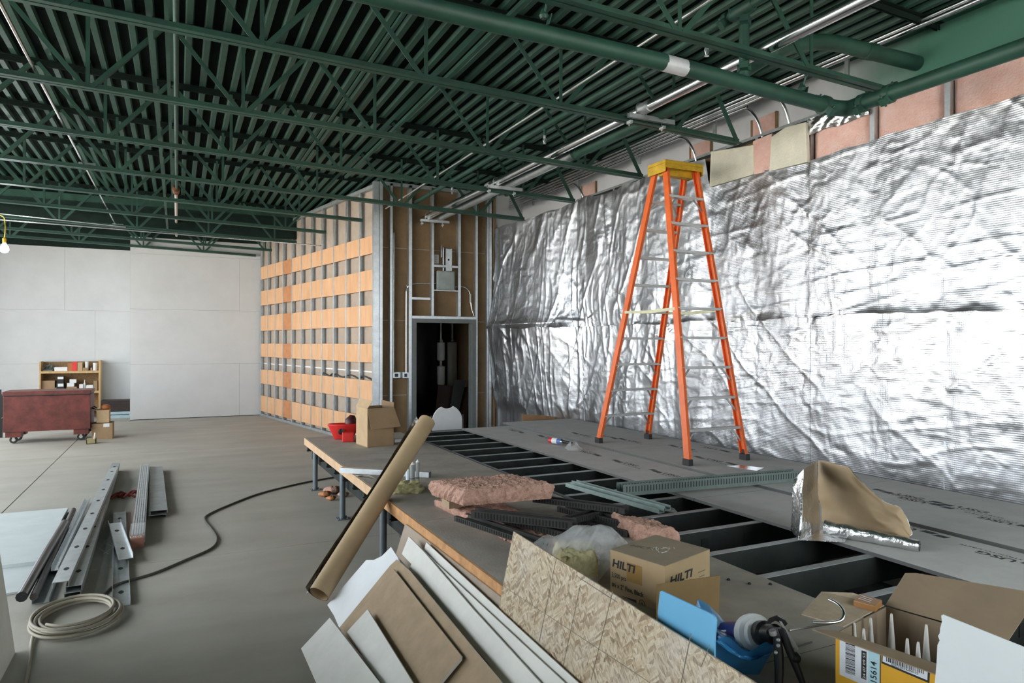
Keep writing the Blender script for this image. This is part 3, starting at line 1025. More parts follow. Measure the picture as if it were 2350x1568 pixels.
def foil_height(Y, Z, k):
    """how far the sheet stands off its studs"""
    ph = (Y - 1.45) / 0.655
    bay = np.abs(np.sin(np.pi * ph))
    nb = np.floor(ph).astype(int)
    h = 0.021 * bay * (0.6 + 0.8 * N1(nb * 3.7 + 9, Z * 0.9))
    # long diagonal folds, mostly hanging down from the staples
    warpy = Y + 0.10 * N4(Y * 1.7, Z * 1.7)
    warpz = Z + 0.10 * N5(Y * 1.7 + 40, Z * 1.7)
    far = np.clip((Y - 6.5) / 2.5, 0, 1)
    d1 = ridge(N2, warpy * 3.2 + warpz * 1.6, warpz * 0.9 - warpy * 0.5)
    d2 = ridge(N3, warpy * 2.2 - warpz * 2.6, warpz * 0.8 + warpy * 0.8 + 30)
    vf = ridge(N1, warpy * (8.0) + 60, warpz * 0.9)
    h += 0.014 * np.clip(d1, 0, 1) ** 3 * (0.30 + 0.70 * far)
    h += 0.012 * np.clip(d2, 0, 1) ** 3 * (0.6 - 0.2 * far)
    h += (0.003 + 0.011 * far) * np.clip(vf, 0, 1) ** 2 * np.clip(1.2 - np.abs(Z - 1.2) * 0.35, 0.25, 1)
    hz = ridge(N4, Y * 1.6 + 11, Z * 6.5 + Y * 0.8)
    h += 0.005 * np.clip(hz, 0, 1) ** 3 * (1 - far)
    # pinches at the staples of the mid seam
    for i, sy in enumerate(STUDY):
        if i % 3 == 1:
            continue
        dy, dz = Y - sy, Z - 1.97 - 0.12 * math.sin(sy * 9)
        r = np.hypot(dy, dz * (0.6 if i % 2 else 1.0)) + 1e-4
        th = np.arctan2(dz, dy)
        h += (0.003 + 0.005 * far) * np.exp(-r / 0.25) * (N1(th * 3.0 + sy * 5, r * 2 + sy)) * 2 * np.clip(r / 0.06, 0, 1)
    # crumples
    c1 = np.abs(N5(warpy * 9, warpz * 7)) + 0.5 * np.abs(N2(warpy * 19 + 7, warpz * 16))
    h += (0.0050 + 0.001 * far) * c1
    h += 0.0035 * np.clip(ridge(N3, warpy * 7.5 + warpz * 3, warpz * 5 - warpy * 3), 0, 1) ** 5
    h += 0.0030 * np.clip(ridge(N2, warpy * 4.0 + 50, warpz * 10), 0, 1) ** 5
    h += 0.0008 * N3(Y * 45, Z * 45)
    return h


def foil_x(Y):
    """the wall bends in towards the corner of the room at its far end"""
    return np.interp(Y, [0, 8.9, 11.1, 14], [XF, XF, 5.085, 5.085])


def ztop_foil(Y):
    pts = [(1.0, 3.46), (2.85, 3.48), (3.85, 3.46), (4.74, 3.44), (4.76, 3.44), (5.45, 3.495), (6.06, 3.50), (6.12, 3.80), (7.0, 3.84), (7.5, 3.82), (8.3, 3.80), (8.7, 3.86), (9.3, 3.79), (10.0, 3.76), (11.1, 3.72), (12.6, 3.72)]
    return np.interp(Y, [p[0] for p in pts], [p[1] for p in pts]) + 0.012 * N1(Y * 7, Y * 0 + 3)


def foil_mat():
    m = mat('silver_bubble_foil', (0.51, 0.515, 0.53), 0.30, 1.0, var=0.05, scale=2)
    nt = m.node_tree
    b = nt.nodes['Principled BSDF']
    tc = nt.nodes.new('ShaderNodeTexCoord')
    mp = nt.nodes.new('ShaderNodeMapping')
    mp.inputs['Scale'].default_value = (1, 1, 1.0)
    v = nt.nodes.new('ShaderNodeTexVoronoi')
    v.inputs['Scale'].default_value = 62
    v.inputs['Randomness'].default_value = 0.12
    bp = nt.nodes.new('ShaderNodeBump')
    bp.inputs['Strength'].default_value = 0.38
    bp.inputs['Distance'].default_value = 0.004
    bp.invert = True
    nt.links.new(tc.outputs['Object'], mp.inputs[0])
    nt.links.new(mp.outputs[0], v.inputs['Vector'])
    nt.links.new(v.outputs[0], bp.inputs['Height'])
    nt.links.new(bp.outputs[0], b.inputs['Normal'])
    n = nt.nodes.new('ShaderNodeTexNoise')
    n.inputs['Scale'].default_value = 1.5
    n.inputs['Detail'].default_value = 3
    mr = nt.nodes.new('ShaderNodeMapRange')
    mr.inputs[1].default_value, mr.inputs[2].default_value = 0.35, 0.65
    mr.inputs[3].default_value, mr.inputs[4].default_value = 0.29, 0.42
    nt.links.new(tc.outputs['Object'], n.inputs['Vector'])
    nt.links.new(n.outputs[0], mr.inputs[0])
    nt.links.new(mr.outputs[0], b.inputs['Roughness'])
    return m


FOIL = foil_mat()


def foil_sheet(y0, y1, upper, seed, off):
    ny = int((y1 - y0) / 0.0165)
    nz = 100
    Yg, V = np.meshgrid(np.linspace(y0, y1, ny), np.linspace(0, 1, nz), indexing='ij')
    edge = 0.02 * N2(Yg * 3 + seed, Yg * 0) + 0.010 * N3(Yg * 12 + seed, Yg * 0)
    zb = np.full_like(Yg, 0.50) if not upper else 1.955 + edge
    zb = zb if upper else np.where(Yg > 8.75, 0.02, zb) + 0.02 * np.abs(N1(Yg * 4, Yg * 0))
    zt = ztop_foil(Yg) if upper else np.full_like(Yg, 2.03)
    Zg = zb + (zt - zb) * V
    h = foil_height(Yg + (0 if upper else 0.0), Zg + (0 if upper else 7.3), upper)
    if not upper:
        h = foil_height(Yg, Zg, 0)
    # the upper sheets hang over the lower ones and curl out at their lower edge
    if upper:
        h = h + 0.012 + 0.022 * np.exp(-(Zg - zb) / 0.05) * (0.5 + N4(Yg * 2.5 + seed, Yg * 0))
    farw = np.clip((Yg - 8.5) / 0.9, 0, 1)
    h = h + (0.15 * farw * np.exp(-(Zg - 1.95) / 0.4) if upper else 0.15 * farw * np.clip((Zg - 0.5) / 1.45, 0, 1.02))
    # pulled in at the foot
    h = h * np.clip((Zg - 0.45) / 0.25, 0.35, 1)
    X = foil_x(Yg) - off - h
    n = ny * nz
    co = np.stack([X, Yg, Zg], -1).reshape(-1, 3)
    idx = np.arange(n).reshape(ny, nz)
    q = np.stack([idx[:-1, :-1], idx[:-1, 1:], idx[1:, 1:], idx[1:, :-1]], -1).reshape(-1, 4)
    me = bpy.data.meshes.new('foil_sheet')
    me.vertices.add(n)
    me.vertices.foreach_set('co', co.ravel())
    me.loops.add(q.size)
    me.loops.foreach_set('vertex_index', q.ravel().astype(np.int32))
    me.polygons.add(len(q))
    me.polygons.foreach_set('loop_start', np.arange(0, q.size, 4, dtype=np.int32))
    me.update(calc_edges=True)
    me.polygons.foreach_set('use_smooth', np.ones(len(q), dtype=bool))
    me.materials.append(FOIL)
    o = bpy.data.objects.new('foil_sheet', me)
    COL.objects.link(o)
    return o


fw_ = thing('foil_wall', (XF, 6, 0.5), 'crumpled silver foil insulation covering the long stud wall on the right', 'foil lining')
for (y0, y1, up, sd, off) in ((0.9, 4.735, 0, 5, 0.0), (4.69, 8.12, 0, 15, 0.003), (8.09, 11.16, 0, 25, 0.0), (0.9, 4.74, 1, 35, 0.012), (4.69, 7.40, 1, 45, 0.015), (7.35, 11.16, 1, 55, 0.012)):
    par(foil_sheet(y0, y1, up, sd, off), fw_)
# studs, batts and backing
sw = MB().box(XF + 0.10, XF + 0.12, 0.6, 9.0, 0.0, 3.86).build('wall_stud', BROWNBOARD)
struct(sw)
for y_ in (1.45, 2.10, 2.755, 3.40, 4.05, 4.72, 5.38, 6.03, 7.0, 8.0, 8.8):
    mb = MB().box(XF - 0.004, XF, y_ - 0.022, y_ + 0.022, 0.0, 3.86).box(XF, XF + 0.1, y_ - 0.022, y_ - 0.019, 0, 3.86)
    sub(mb.build('stud', STEEL), sw)
sub(MB().box(XF - 0.006, XF + 0.11, 0.6, 9.0, 3.84, 3.87).build('head_track', STEELDULL), sw)


def batt(y0, y1, z0, z1, m, th=0.06, name='batt', off=0.0):
    b_ = MB()

    def fn(u, v):
        y, z = y0 + (y1 - y0) * u, z0 + (z1 - z0) * v
        e = min(u, 1 - u, v, 1 - v)
        return Vector((XF + 0.05 - off - th * min(1, e * 9) * (0.75 + 0.35 * math.sin(y * 9 + z * 5) * 0.5), y, z + 0.012 * math.sin(y * 23) * (1 if v > .5 else 0)))
    b_.grid(fn, 22, 12)
    return sub(b_.build(name, m, smooth=180), sw)


for a, b_ in ((0.7, 1.42), (1.48, 2.07), (2.13, 2.73), (2.78, 3.375), (3.425, 4.025), (4.075, 4.69)):
    batt(a, b_, 3.30, 3.84, PINKW)
def flat_batt(px, m, X, th, label=None):
    P = [onx(x_, y_, X) for x_, y_ in px]
    o = sub(MB().poly(P, (th, 0, 0)).build('batt', m, bevel=0.008), sw)
    if label:
        o['label'] = label


flat_batt([(1629, 346), (1726, 330), (1727, 398), (1626, 428)], CREAM, XF - 0.07, 0.05, 'cream faced batt')
flat_batt([(1725, 322), (1769, 303), (1771, 388), (1727, 399)], PINKW, XF - 0.055, 0.05)
flat_batt([(1767, 312), (1800, 289), (1846, 277), (1850, 369), (1763, 391)], CREAM, XF - 0.075, 0.05, 'cream faced batt')


def ribbon(y0, y1, z0, z1, nm='foil_strip'):
    b_ = MB()

    def fn(u, v):
        y = y0 + (y1 - y0) * u
        return Vector((XF - 0.02 - 0.02 * math.sin(v * 3.1) - 0.012 * math.sin(y * 31 + v * 7), y, z0(y) + (z1(y) - z0(y)) * v + 0.008 * math.sin(y * 17)))
    b_.grid(fn, 60, 6)
    return par(b_.build(nm, FOILEDGE, smooth=180), fw_)


ribbon(4.06, 4.70, lambda y: 3.69, lambda y: 3.84)
ribbon(2.15, 3.35, lambda y: 3.80, lambda y: 3.83)
ribbon(0.8, 2.0, lambda y: 3.78, lambda y: 3.84)
ribbon(3.45, 3.95, lambda y: 3.805, lambda y: 3.83)
# plywood offcut at the foot of the wall
YO = 9.35
a, b_ = ony(1199, 972, YO), ony(1284, 965, YO + 0.15)
zt = ony(1203, 951, YO).z
o = MB().poly([(a.x, a.y, 0.003), (b_.x, b_.y, 0.003), (b_.x, b_.y, zt - 0.09), ((a.x + b_.x) / 2, (a.y + b_.y) / 2, zt - 0.035), (a.x, a.y, zt)], (0.002, 0.012, 0)).build('plywood_offcut', PLY)
tag(o, 'small orange plywood offcut standing at the far foot of the foil wall', 'board')
# ================================================================== raised floor under construction
ZT = 0.55
EDGE = 1.405
st = thing('raised_floor', (3.4, 5, 0), 'raised floor of steel joists on pipe legs, half boarded with grey panels', 'raised floor')
YB0, YB1 = 0.35, 8.72
DECKGREY = mat('grey_floor_panel', (0.63, 0.615, 0.585), 0.8, var=0.07, scale=5, bump=0.1)
DECKBROWN = mat('dusty_floor_panel', (0.37, 0.33, 0.28), 0.8, var=0.14, scale=4, bump=0.15)
TH = 0.02


def deck(x0, x1, y0, y1, z, m, th=TH):
    o = MB().box(x0, x1, y0 + 0.002, y1 - 0.002, z - th, z).build('floor_panel', m, st)
    o.data.materials.append(PANELCORE)
    for p in o.data.polygons:
        p.material_index = 0 if p.normal.z > 0.5 else 1
    return o


pL = [deck(EDGE, 2.60, a, b_, ZT, DECKBROWN) for a, b_ in ((YB0, 1.85), (1.85, 4.29), (4.29, 6.73), (6.73, 8.68))]
pM = [deck(3.46, 4.19, a, b_, ZT, DECKGREY) for a, b_ in ((YB0, 1.6), (1.6, 4.05), (4.05, 6.4), (6.4, YB1))]
pR = [deck(4.20, XF - 0.06, a, b_, ZT + TH, DECKGREY) for a, b_ in ((YB0, 1.3), (1.3, 3.80), (3.80, 6.2), (6.2, 9.0))]
pl_ = [deck(4.20, XF - 0.02, a, b_, ZT - 0.0005, DECKGREY) for a, b_ in ((YB0, 4.5), (4.5, YB1))]
# fascia boards along the open edge
for a, b_ in ((YB0, 3.05), (3.05, 5.25), (5.25, 8.69)):
    MB().box(EDGE - 0.014, EDGE, a + 0.001, b_ - 0.001, ZT - 0.085, ZT - 0.004).build('fascia_board', mat('orange_plywood_edge', (0.60, 0.32, 0.14), 0.75, var=0.22, scale=14) if a < 1 else bpy.data.materials['orange_plywood_edge'] if b_ < 8 else PLYEDGE, st)
# joists
jst = None
y = YB0 + 0.15
JYS = [8.68 - 0.406 * k for k in range(21)]
HJ = 0.15
for y in JYS:
    if y < YB0 + 0.02:
        break
    if jst is None:
        pf = [(-0.022, 0), (0.022, 0), (0.022, 0.012), (0.019, 0.012), (0.019, 0.003), (-0.019, 0.003), (-0.019, HJ - 0.003), (0.019, HJ - 0.003), (0.019, HJ - 0.012), (0.022, HJ - 0.012), (0.022, HJ), (-0.022, HJ)]
        pf = [(-a, b_) for a, b_ in pf]
        jst = MB().profile((EDGE + 0.02, 0, ZT - TH - HJ), (XF - 0.03, 0, ZT - TH - HJ), pf).build('floor_joist', JOISTSTEEL)
        o = jst
        FLG = MB().box(EDGE + 0.02, XF - 0.03, -0.024, 0.024, ZT - TH - 0.003, ZT - TH + 0.0008).build('top_flange', STEELDULL)  # top in paler steel than the web, painting in the light it catches
        sub(FLG, o)
    else:
        o = jst.copy()
        f2 = FLG.copy()
        COL.objects.link(f2)
        f2.parent = o
        COL.objects.link(o)
    o.location = (0, y, 0)
    par(o, st)
    # clip angles and punched holes seen in the open bays
    for xx in (2.95, 3.30):
        if random.random() < 0.75:
            sub(MB().box(xx, xx + 0.05, -0.026, -0.0225, ZT - TH - HJ + 0.045, ZT - TH - HJ + 0.10).build('knockout', DARK), o)
# bearers below
for xx in (1.52, 2.62, 3.50, 4.6, 5.3):
    MB().box(xx - 0.03, xx + 0.03, YB0, YB1, ZT - TH - HJ - 0.10, ZT - TH - HJ - 0.002).build('bearer', JOISTSTEEL, st)
# loose dark fixing strips by the inner edge of the left boards
MB().profile((2.62, 3.2, ZT - 0.02), (2.62, 8.6, ZT - 0.02), [(0, 0), (0.05, 0), (0.05, 0.004), (0.004, 0.004), (0.004, 0.03), (0, 0.03)]).build('edge_channel', STEELDARK, st)
# pipe legs
for xx, ys_ in ((1.44, (8.21, 6.74, 5.27, 3.8, 2.33)), (2.62, (8.2, 6.7, 5.2, 3.7, 2.2)), (4.0, (8.2, 6.7, 5.2, 3.7, 2.2)), (5.2, (8.2, 5.2, 2.2))):
    for y in ys_:
        o = MB().lathe((xx, y, 0), (0, 0, 1), [(0.028, 0.008), (0.028, 0.29), (0.028, ZT - TH - 0.004 if xx < 2 else ZT - TH - HJ - 0.1)], 14).build('pipe_leg', ZINC, st, smooth=40)
        sub(MB().box(xx - 0.055, xx + 0.055, y - 0.055, y + 0.055, 0, 0.008).lathe((xx + 0.04, y - 0.04, 0.008), (0, 0, 1), [(0.009, 0), (0.009, 0.012)], 6).lathe((xx - 0.04, y - 0.04, 0.008), (0, 0, 1), [(0.009, 0), (0.009, 0.012)], 6).lathe((xx + 0.04, y + 0.04, 0.008), (0, 0, 1), [(0.009, 0), (0.009, 0.012)], 6).build('base_plate', ZINC), o)


# printed marks on the grey panels
def usg(panel, x, y, z, flip, full=True):
    xd = Vector((0, -1, 0)) if not flip else Vector((0, 1, 0))
    yd = Vector((1, 0, 0)) if not flip else Vector((-1, 0, 0))
    o = Vector((x, y, z))
    lettering('printed_lettering', 'USG', o, xd, yd, 0.055, GREYINK, panel, width=0.20, bold=0.03)
    lettering('printed_lettering', 'STRUCTO-CRETE', o - yd * 0.045, xd, yd, 0.022, GREYINK, panel, width=0.33, bold=0.01)
    q = o - xd * 0.20
    n = Vector((0, 0, 0.0006))
    b_ = MB()
    b_.add([q + n, q + xd * .075 + n, q + xd * .085 + yd * .05 + n, q + xd * .01 + yd * .05 + n], [(0, 1, 2, 3)])
    b_.add([q + xd * .085 - yd * .022 + n, q + xd * .17 - yd * .022 + n, q + xd * .18 + yd * .03 + n, q + xd * .095 + yd * .03 + n], [(0, 1, 2, 3)])
    sub(b_.build('printed_squares', GREYINK), panel)


for (px, py, k, fl) in ((2056, 1131, 1, 0), (2130, 1150, 1, 1), (2195, 1160, 1, 0), (2330, 1198, 1, 1)):
    q = onz(px, py, ZT + TH)
    usg(pR[k], q.x, q.y, q.z, fl)
for (px, py, fl) in ((2110, 1212, 1), (2340, 1283, 1), (1760, 1113, 0)):
    q = onz(px, py, ZT)
    usg(pM[1], q.x, q.y, q.z, fl)
for (px, py, fl) in ((1700, 1068, 0), (1560, 1026, 0), (1650, 1030, 1), (1620, 1052, 0)):
    q = onz(px, py, ZT + TH)
    usg(pR[2], q.x, q.y, q.z, fl)
for (px, py, fl) in ((1430, 1062, 0), (1520, 1085, 0), (1360, 1040, 1)):
    q = onz(px, py, ZT)
    usg(pM[2], q.x, q.y, q.z, fl)
for (px, py, fl) in ((1250, 1003, 0), (1190, 990, 1)):
    q = onz(px, py, ZT)
    usg(pM[3], q.x, q.y, q.z, fl)
for (px, py, fl) in ((1330, 997, 0), (1400, 1002, 1), (1440, 1010, 0)):
    q = onz(px, py, ZT + TH)
    usg(pR[3], q.x, q.y, q.z, fl)

# ================================================================== step ladder
ZL = ZT + TH
la = thing('step_ladder', (4.75, 6.0, ZL), 'tall orange fibreglass step ladder with yellow cap standing on the grey panels', 'ladder')
feet = {}
for k, (px, py) in dict(fl=(1373, 1016), fr=(1490, 1006), nl=(1577, 1067), nr=(1712, 1053)).items():
    feet[k] = onz(px, py, ZL)
YC = (feet['fl'].y + feet['nl'].y) / 2 + 0.02
capz = ony(1550, 385, YC).z
tops = {}
xl0, xr0 = ony(1508, 400, YC).x, ony(1588, 400, YC).x
CTX = (xl0 + xr0) / 2
tw = (xr0 - xl0) / 2 - 0.02
tops = dict(fl=Vector((CTX - tw, YC + 0.085, capz - 0.02)), fr=Vector((CTX + tw, YC + 0.085, capz - 0.02)), nl=Vector((CTX - tw, YC - 0.085, capz - 0.02)), nr=Vector((CTX + tw, YC - 0.085, capz - 0.02)))
for k in feet:
    f, t_ = feet[k] + Vector((0, 0, 0.035)), tops[k]
    sgn = 1 if k[0] == 'f' else -1
    d = (t_ - f).normalized()
    # channel rail, open to the inside
    side = 1 if k[1] == 'l' else -1
    w_, dep = 0.032, 0.075
    pf = [(0, -dep / 2), (side * w_, -dep / 2), (side * w_, -dep / 2 + .005), (side * .005, -dep / 2 + .005), (side * .005, dep / 2 - .005), (side * w_, dep / 2 - .005), (side * w_, dep / 2), (0, dep / 2)]
    # side axis = d x up ; choose up = +/-Y so that the side axis runs along X
    up = Vector((0, 1, 0))
    sx = d.cross(up).normalized()
    if sx.x < 0:
        pf = [(-a, b_) for a, b_ in pf]
    MB().profile(f, t_, pf, up=up).build('rail', ORANGE, la)
    b_ = MB().obox(f + Vector((side * 0.012, 0, -0.005)), (0.026, 0, 0), (0, 0.046, 0), Vector((0, 0, 0.03)) + d * 0.0)
    b_.obox(f + Vector((side * 0.012, 0, 0.035)), (0.004, 0, 0), (0, 0.03, 0), d * 0.03)
    b_.build('foot', RUBBER, la, bevel=0.004)
for s_ in ('f', 'n'):
    n = 9
    for i in range(n):
        t_ = (i + 1) / (n + 1.0) * 1.0
        t_ = 0.098 + 0.098 * i
        a = feet[s_ + 'l'].lerp(tops[s_ + 'l'], t_) + Vector((0.006, 0, 0.02))
        b_ = feet[s_ + 'r'].lerp(tops[s_ + 'r'], t_) + Vector((-0.006, 0, 0.02))
        mb = MB().profile(a, b_, [(-0.038, -0.012), (0.038, -0.012), (0.038, 0.012), (0.030, 0.012), (0.030, 0.006), (-0.030, 0.006), (-0.030, 0.012), (-0.038, 0.012)])
        mb.build('step' if s_ == 'f' else 'rung', ALU, la)
        if i in (0, 1, 2, 8):
            for e, oth in ((a, b_), (b_, a)):
                dd = (oth - e).normalized()
                dn = (feet[s_ + 'l'] - tops[s_ + 'l']).normalized() if i < 8 else (feet[s_ + 'l'] - tops[s_ + 'l']).normalized()
                MB().beam(e + dd * 0.12, e + dd * 0.008 + dn * 0.13, 0.020, 0.006, up=(0, 1, 0)).build('brace', STEELDULL, la)
# spreaders
for k in ('l', 'r'):
    t_ = 0.495
    a, b_ = feet['f' + k].lerp(tops['f' + k], t_), feet['n' + k].lerp(tops['n' + k], t_)
    m_ = (a + b_) / 2 + Vector((0, 0, -0.015))
    MB().beam(a, m_, 0.008, 0.03).beam(m_, b_, 0.008, 0.03).build('spreader', mat('pale_spreader', (0.62, 0.60, 0.40), 0.5, 0.3), la)
cp = MB()
ca_ = Vector((CTX, YC, capz))
hx, hy = (xr0 - xl0) / 2 + 0.02, 0.15
cp.box(CTX - hx, CTX + hx, YC - hy, YC + hy, capz, capz + 0.035)
cp.box(CTX - hx, CTX - hx + 0.012, YC - hy, YC + hy, capz - 0.09, capz).box(CTX + hx - 0.012, CTX + hx, YC - hy, YC + hy, capz - 0.09, capz)
cp.box(CTX - hx, CTX + hx, YC - hy, YC - hy + 0.012, capz - 0.05, capz).box(CTX - hx, CTX + hx, YC + hy - 0.012, YC + hy, capz - 0.05, capz)
cp.box(CTX - hx + .06, CTX + hx - .06, YC - 0.05, YC + 0.05, capz - 0.10, capz)
cp.build('top_cap', YELLOW, la, bevel=0.008)
# ================================================================== far corner: job box, shelf, boxes
def pxbox(name, m, x0, x1, yt, yb_, Y, depth, label=None, cat=None, group=None, bevel=0.0, zb=None, parent=None):
    a, b_ = ony(x0, yb_, Y), ony(x1, yt, Y)
    z0 = a.z if zb is None else zb
    o = MB().box(a.x, b_.x, Y, Y + depth, z0, b_.z).build(name, m, parent, bevel=bevel)
    if label:
        tag(o, label, cat, group)
    return o


A, B = onz(24, 1025, 0), onz(193, 1017, 0)
B.y = A.y
u = (B - A); u.z = 0
W0 = u.length; u.normalize()
v = Vector((-u.y, u.x, 0))
jb = thing('job_box', (A.x, A.y, 0), 'dark red steel job box on casters in front of the wooden shelf', 'tool chest')


def jpt(a, d, z):
    return A + u * a + v * d + Vector((0, 0, z))


def jbox(mb, a0, a1, d0, d1, z0, z1):
    return mb.obox(jpt((a0 + a1) / 2, (d0 + d1) / 2, (z0 + z1) / 2), u * (a1 - a0) / 2, v * (d1 - d0) / 2, Vector((0, 0, (z1 - z0) / 2)))


L0, L1 = -0.10, W0 + 0.09
jbox(MB(), L0, L1, 0, 0.62, 0.20, 0.80).build('chest_body', MAROON, jb, bevel=0.006)
jbox(MB(), L0 - 0.01, L1 + 0.01, -0.012, 0.63, 0.81, 0.875).build('lid', MAROON, jb, bevel=0.008)
jbox(MB(), L0, L1, -0.02, -0.012, 0.805, 0.815).build('lid_hinge', STEELDARK, jb)
for a in (L0 + 0.03, L1 - 0.25):
    for d in (0.02, 0.40):
        jbox(MB(), a, a + 0.22, d, d + 0.20, 0.11, 0.20).build('skid', MAROON, jb)
        c = jpt(a + 0.1, d + 0.1, 0.06)
        o = MB().lathe(c - v * 0.018, v, [(0.03, 0), (0.058, 0.002), (0.06, 0.006), (0.06, 0.030), (0.058, 0.034), (0.03, 0.036)], 18).build('caster_wheel', RUBBER, jb, smooth=40)
        sub(MB().lathe(c - v * 0.021, v, [(0.028, 0), (0.028, 0.042)], 14).obox(c + Vector((0, 0, 0.02)) - v * 0.026, u * 0.018, v * 0.003, Vector((0, 0, 0.042))).obox(c + Vector((0, 0, 0.02)) + v * 0.026, u * 0.018, v * 0.003, Vector((0, 0, 0.042))).build('caster_fork', ALU), o)
MB().tube(arc([jpt(L0 - 0.005, 0.2, 0.45), jpt(L0 - 0.05, 0.22, 0.42), jpt(L0 - 0.05, 0.45, 0.42), jpt(L0 - 0.005, 0.47, 0.45)], 4), 0.012, 6).build('handle', STEELDARK, jb)
MB().tube(arc([jpt(L1 + 0.005, 0.2, 0.55), jpt(L1 + 0.06, 0.22, 0.52), jpt(L1 + 0.06, 0.45, 0.52), jpt(L1 + 0.005, 0.47, 0.55)], 4), 0.014, 6).build('handle', BLACK, jb)
q = onz(3, 1010, 0)
ct = thing('black_cart', q, 'black steel cart frame cut by the left edge beside the job box', 'cart')
MB().box(q.x - 0.9, q.x - 0.0, q.y, q.y + 0.04, 0.78, 0.86).build('top_rail', BLACK, ct)
MB().box(q.x - 0.02, q.x + 0.02, q.y, q.y + 0.04, 0.0, 0.78).build('post', BLACK, ct)
MB().box(q.x - 0.9, q.x - 0.86, q.y, q.y + 0.04, 0.0, 0.78).build('post', BLACK, ct)
MB().box(q.x - 0.86, q.x - 0.02, q.y + 0.01, q.y + 0.03, 0.12, 0.16).build('lower_rail', BLACK, ct)

# wooden shelf
YS = 18.30
sh = thing('shelf_unit', (ony(160, 900, YS).x, YS, 0), 'open wooden shelf unit filled with boxes against the far white wall', 'shelf')
xa, xb = ony(90, 850, YS).x, ony(231, 850, YS).x
ztop_ = ony(160, 834, YS).z
D_ = 0.36
MB().box(xa, xa + 0.03, YS, YS + D_, 0, ztop_).build('side_board', WOOD, sh)
MB().box(xb - 0.04, xb, YS, YS + D_, 0, ztop_ + 0.02).build('side_board', WOOD, sh)
sz = [ony(160, 861, YS).z, ony(160, 908, YS).z, 0.16]
for z in sz:
    MB().box(xa + 0.03, xb - 0.04, YS, YS + D_, z, z + 0.05).build('shelf_board', WOOD, sh)
MB().box(xa + 0.03, xb - 0.04, YS + D_ - 0.012, YS + D_, 0.0, ztop_ - 0.01).build('back_panel', mat('osb_back', (0.26, 0.16, 0.075), 0.8, var=0.3, scale=20), sh)
BX = {'c': CARD, 'w': PAPER, 'r': RED, 'k': BLACK, 'g': STEELDARK, 't': CARDLT, 'o': mat('dull_orange', (0.42, 0.14, 0.04), 0.6), 'b': mat('pale_blue_board', (0.38, 0.50, 0.54), 0.7, var=0.1)}
items = [(0, 'w', 125, 156, 847, 'flat white carton at the left of the top shelf', 'box'), (0, 'o', 155, 166, 838, 'dull orange and grey packet on the top shelf beside the red bag', 'packet'),
         (0, 'r', 166, 177, 835, 'bright red packet in the middle of the top shelf', 'packet'), (0, 't', 178, 189, 836, 'tall beige carton right of the red packet', 'box'),
         (0, 'c', 190, 201, 848, 'low brown carton on the top shelf near the white bucket', 'box'),
         (1, 'c', 94, 126, 878, 'brown carton at the left end of the middle shelf', 'box'), (1, 'k', 130, 147, 884, 'black carton with a white label on the middle shelf', 'box'),
         (1, 'c', 153, 176, 892, 'low brown carton under two white cartons on the middle shelf', 'box'), (1, 'w', 182, 191, 886, 'small white carton left of the pale bottle', 'box'),
         (1, 'w', 198, 214, 888, 'low white carton right of the pale bottle', 'box'), (1, 'c', 215, 224, 878, 'brown carton at the right end of the middle shelf', 'box')]
for (s_, c, x0, x1, yt, lab, cat) in items:
    o = pxbox('carton', BX[c], x0, x1, yt, 0 if 0 else 903, YS + 0.06, 0.2, lab, cat, 'cartons on the wooden shelf', zb=sz[s_] + 0.05)
    if c == 'k':
        a, b_ = ony(133, 892, YS + 0.059), ony(146, 885, YS + 0.059)
        sub(MB().box(a.x, b_.x, YS + 0.057, YS + 0.06, a.z, b_.z).build('paper_label', PAPER), o)
z892, z884 = ony(160, 892, YS + 0.06).z, ony(160, 884, YS + 0.06).z
for (x0, x1, y0, y1, c, lab, zb) in ((154, 170, 883.5, 892, 'w', 'white carton lying on the low brown carton, lower of two', z892), (160, 175, 875, 883, 'w', 'white carton on top of the lower white carton', ony(160, 883.5, YS + 0.06).z), (132, 146, 868, 884, 'k', 'dark carton standing on the labelled black carton', z884)):
    o = pxbox('carton', BX[c], x0, x1, y0, y1, YS + 0.06, 0.18, lab, 'box', 'cartons on the wooden shelf', zb=zb)
    if c == 'k':
        a, b_ = ony(132.5, 875, YS + 0.059), ony(146, 869, YS + 0.059)
        sub(MB().box(a.x, b_.x, YS + 0.057, YS + 0.06, a.z, b_.z).build('paper_label', PAPER), o)


def jar(x, w_, yt, s_, m, lab, cat, neck=False):
    c = ony(x, 880, YS + 0.12)
    r = (ony(x + w_ / 2, 880, YS + 0.12).x - ony(x - w_ / 2, 880, YS + 0.12).x) / 2
    z0 = sz[s_] + 0.05
    h = ony(x, yt, YS + 0.12).z - z0
    pf = [(r * .95, 0), (r, 0.01), (r, h * .62), (r * .4, h * .78), (r * .4, h)] if neck else [(r * .95, 0), (r, 0.01), (r, h * .86), (r * 1.06, h * .88), (r * 1.06, h)]
    o = MB().lathe((c.x, c.y, z0), (0, 0, 1), pf, 14).build('bottle' if neck else 'tub', m, smooth=40)
    return tag(o, lab, cat)


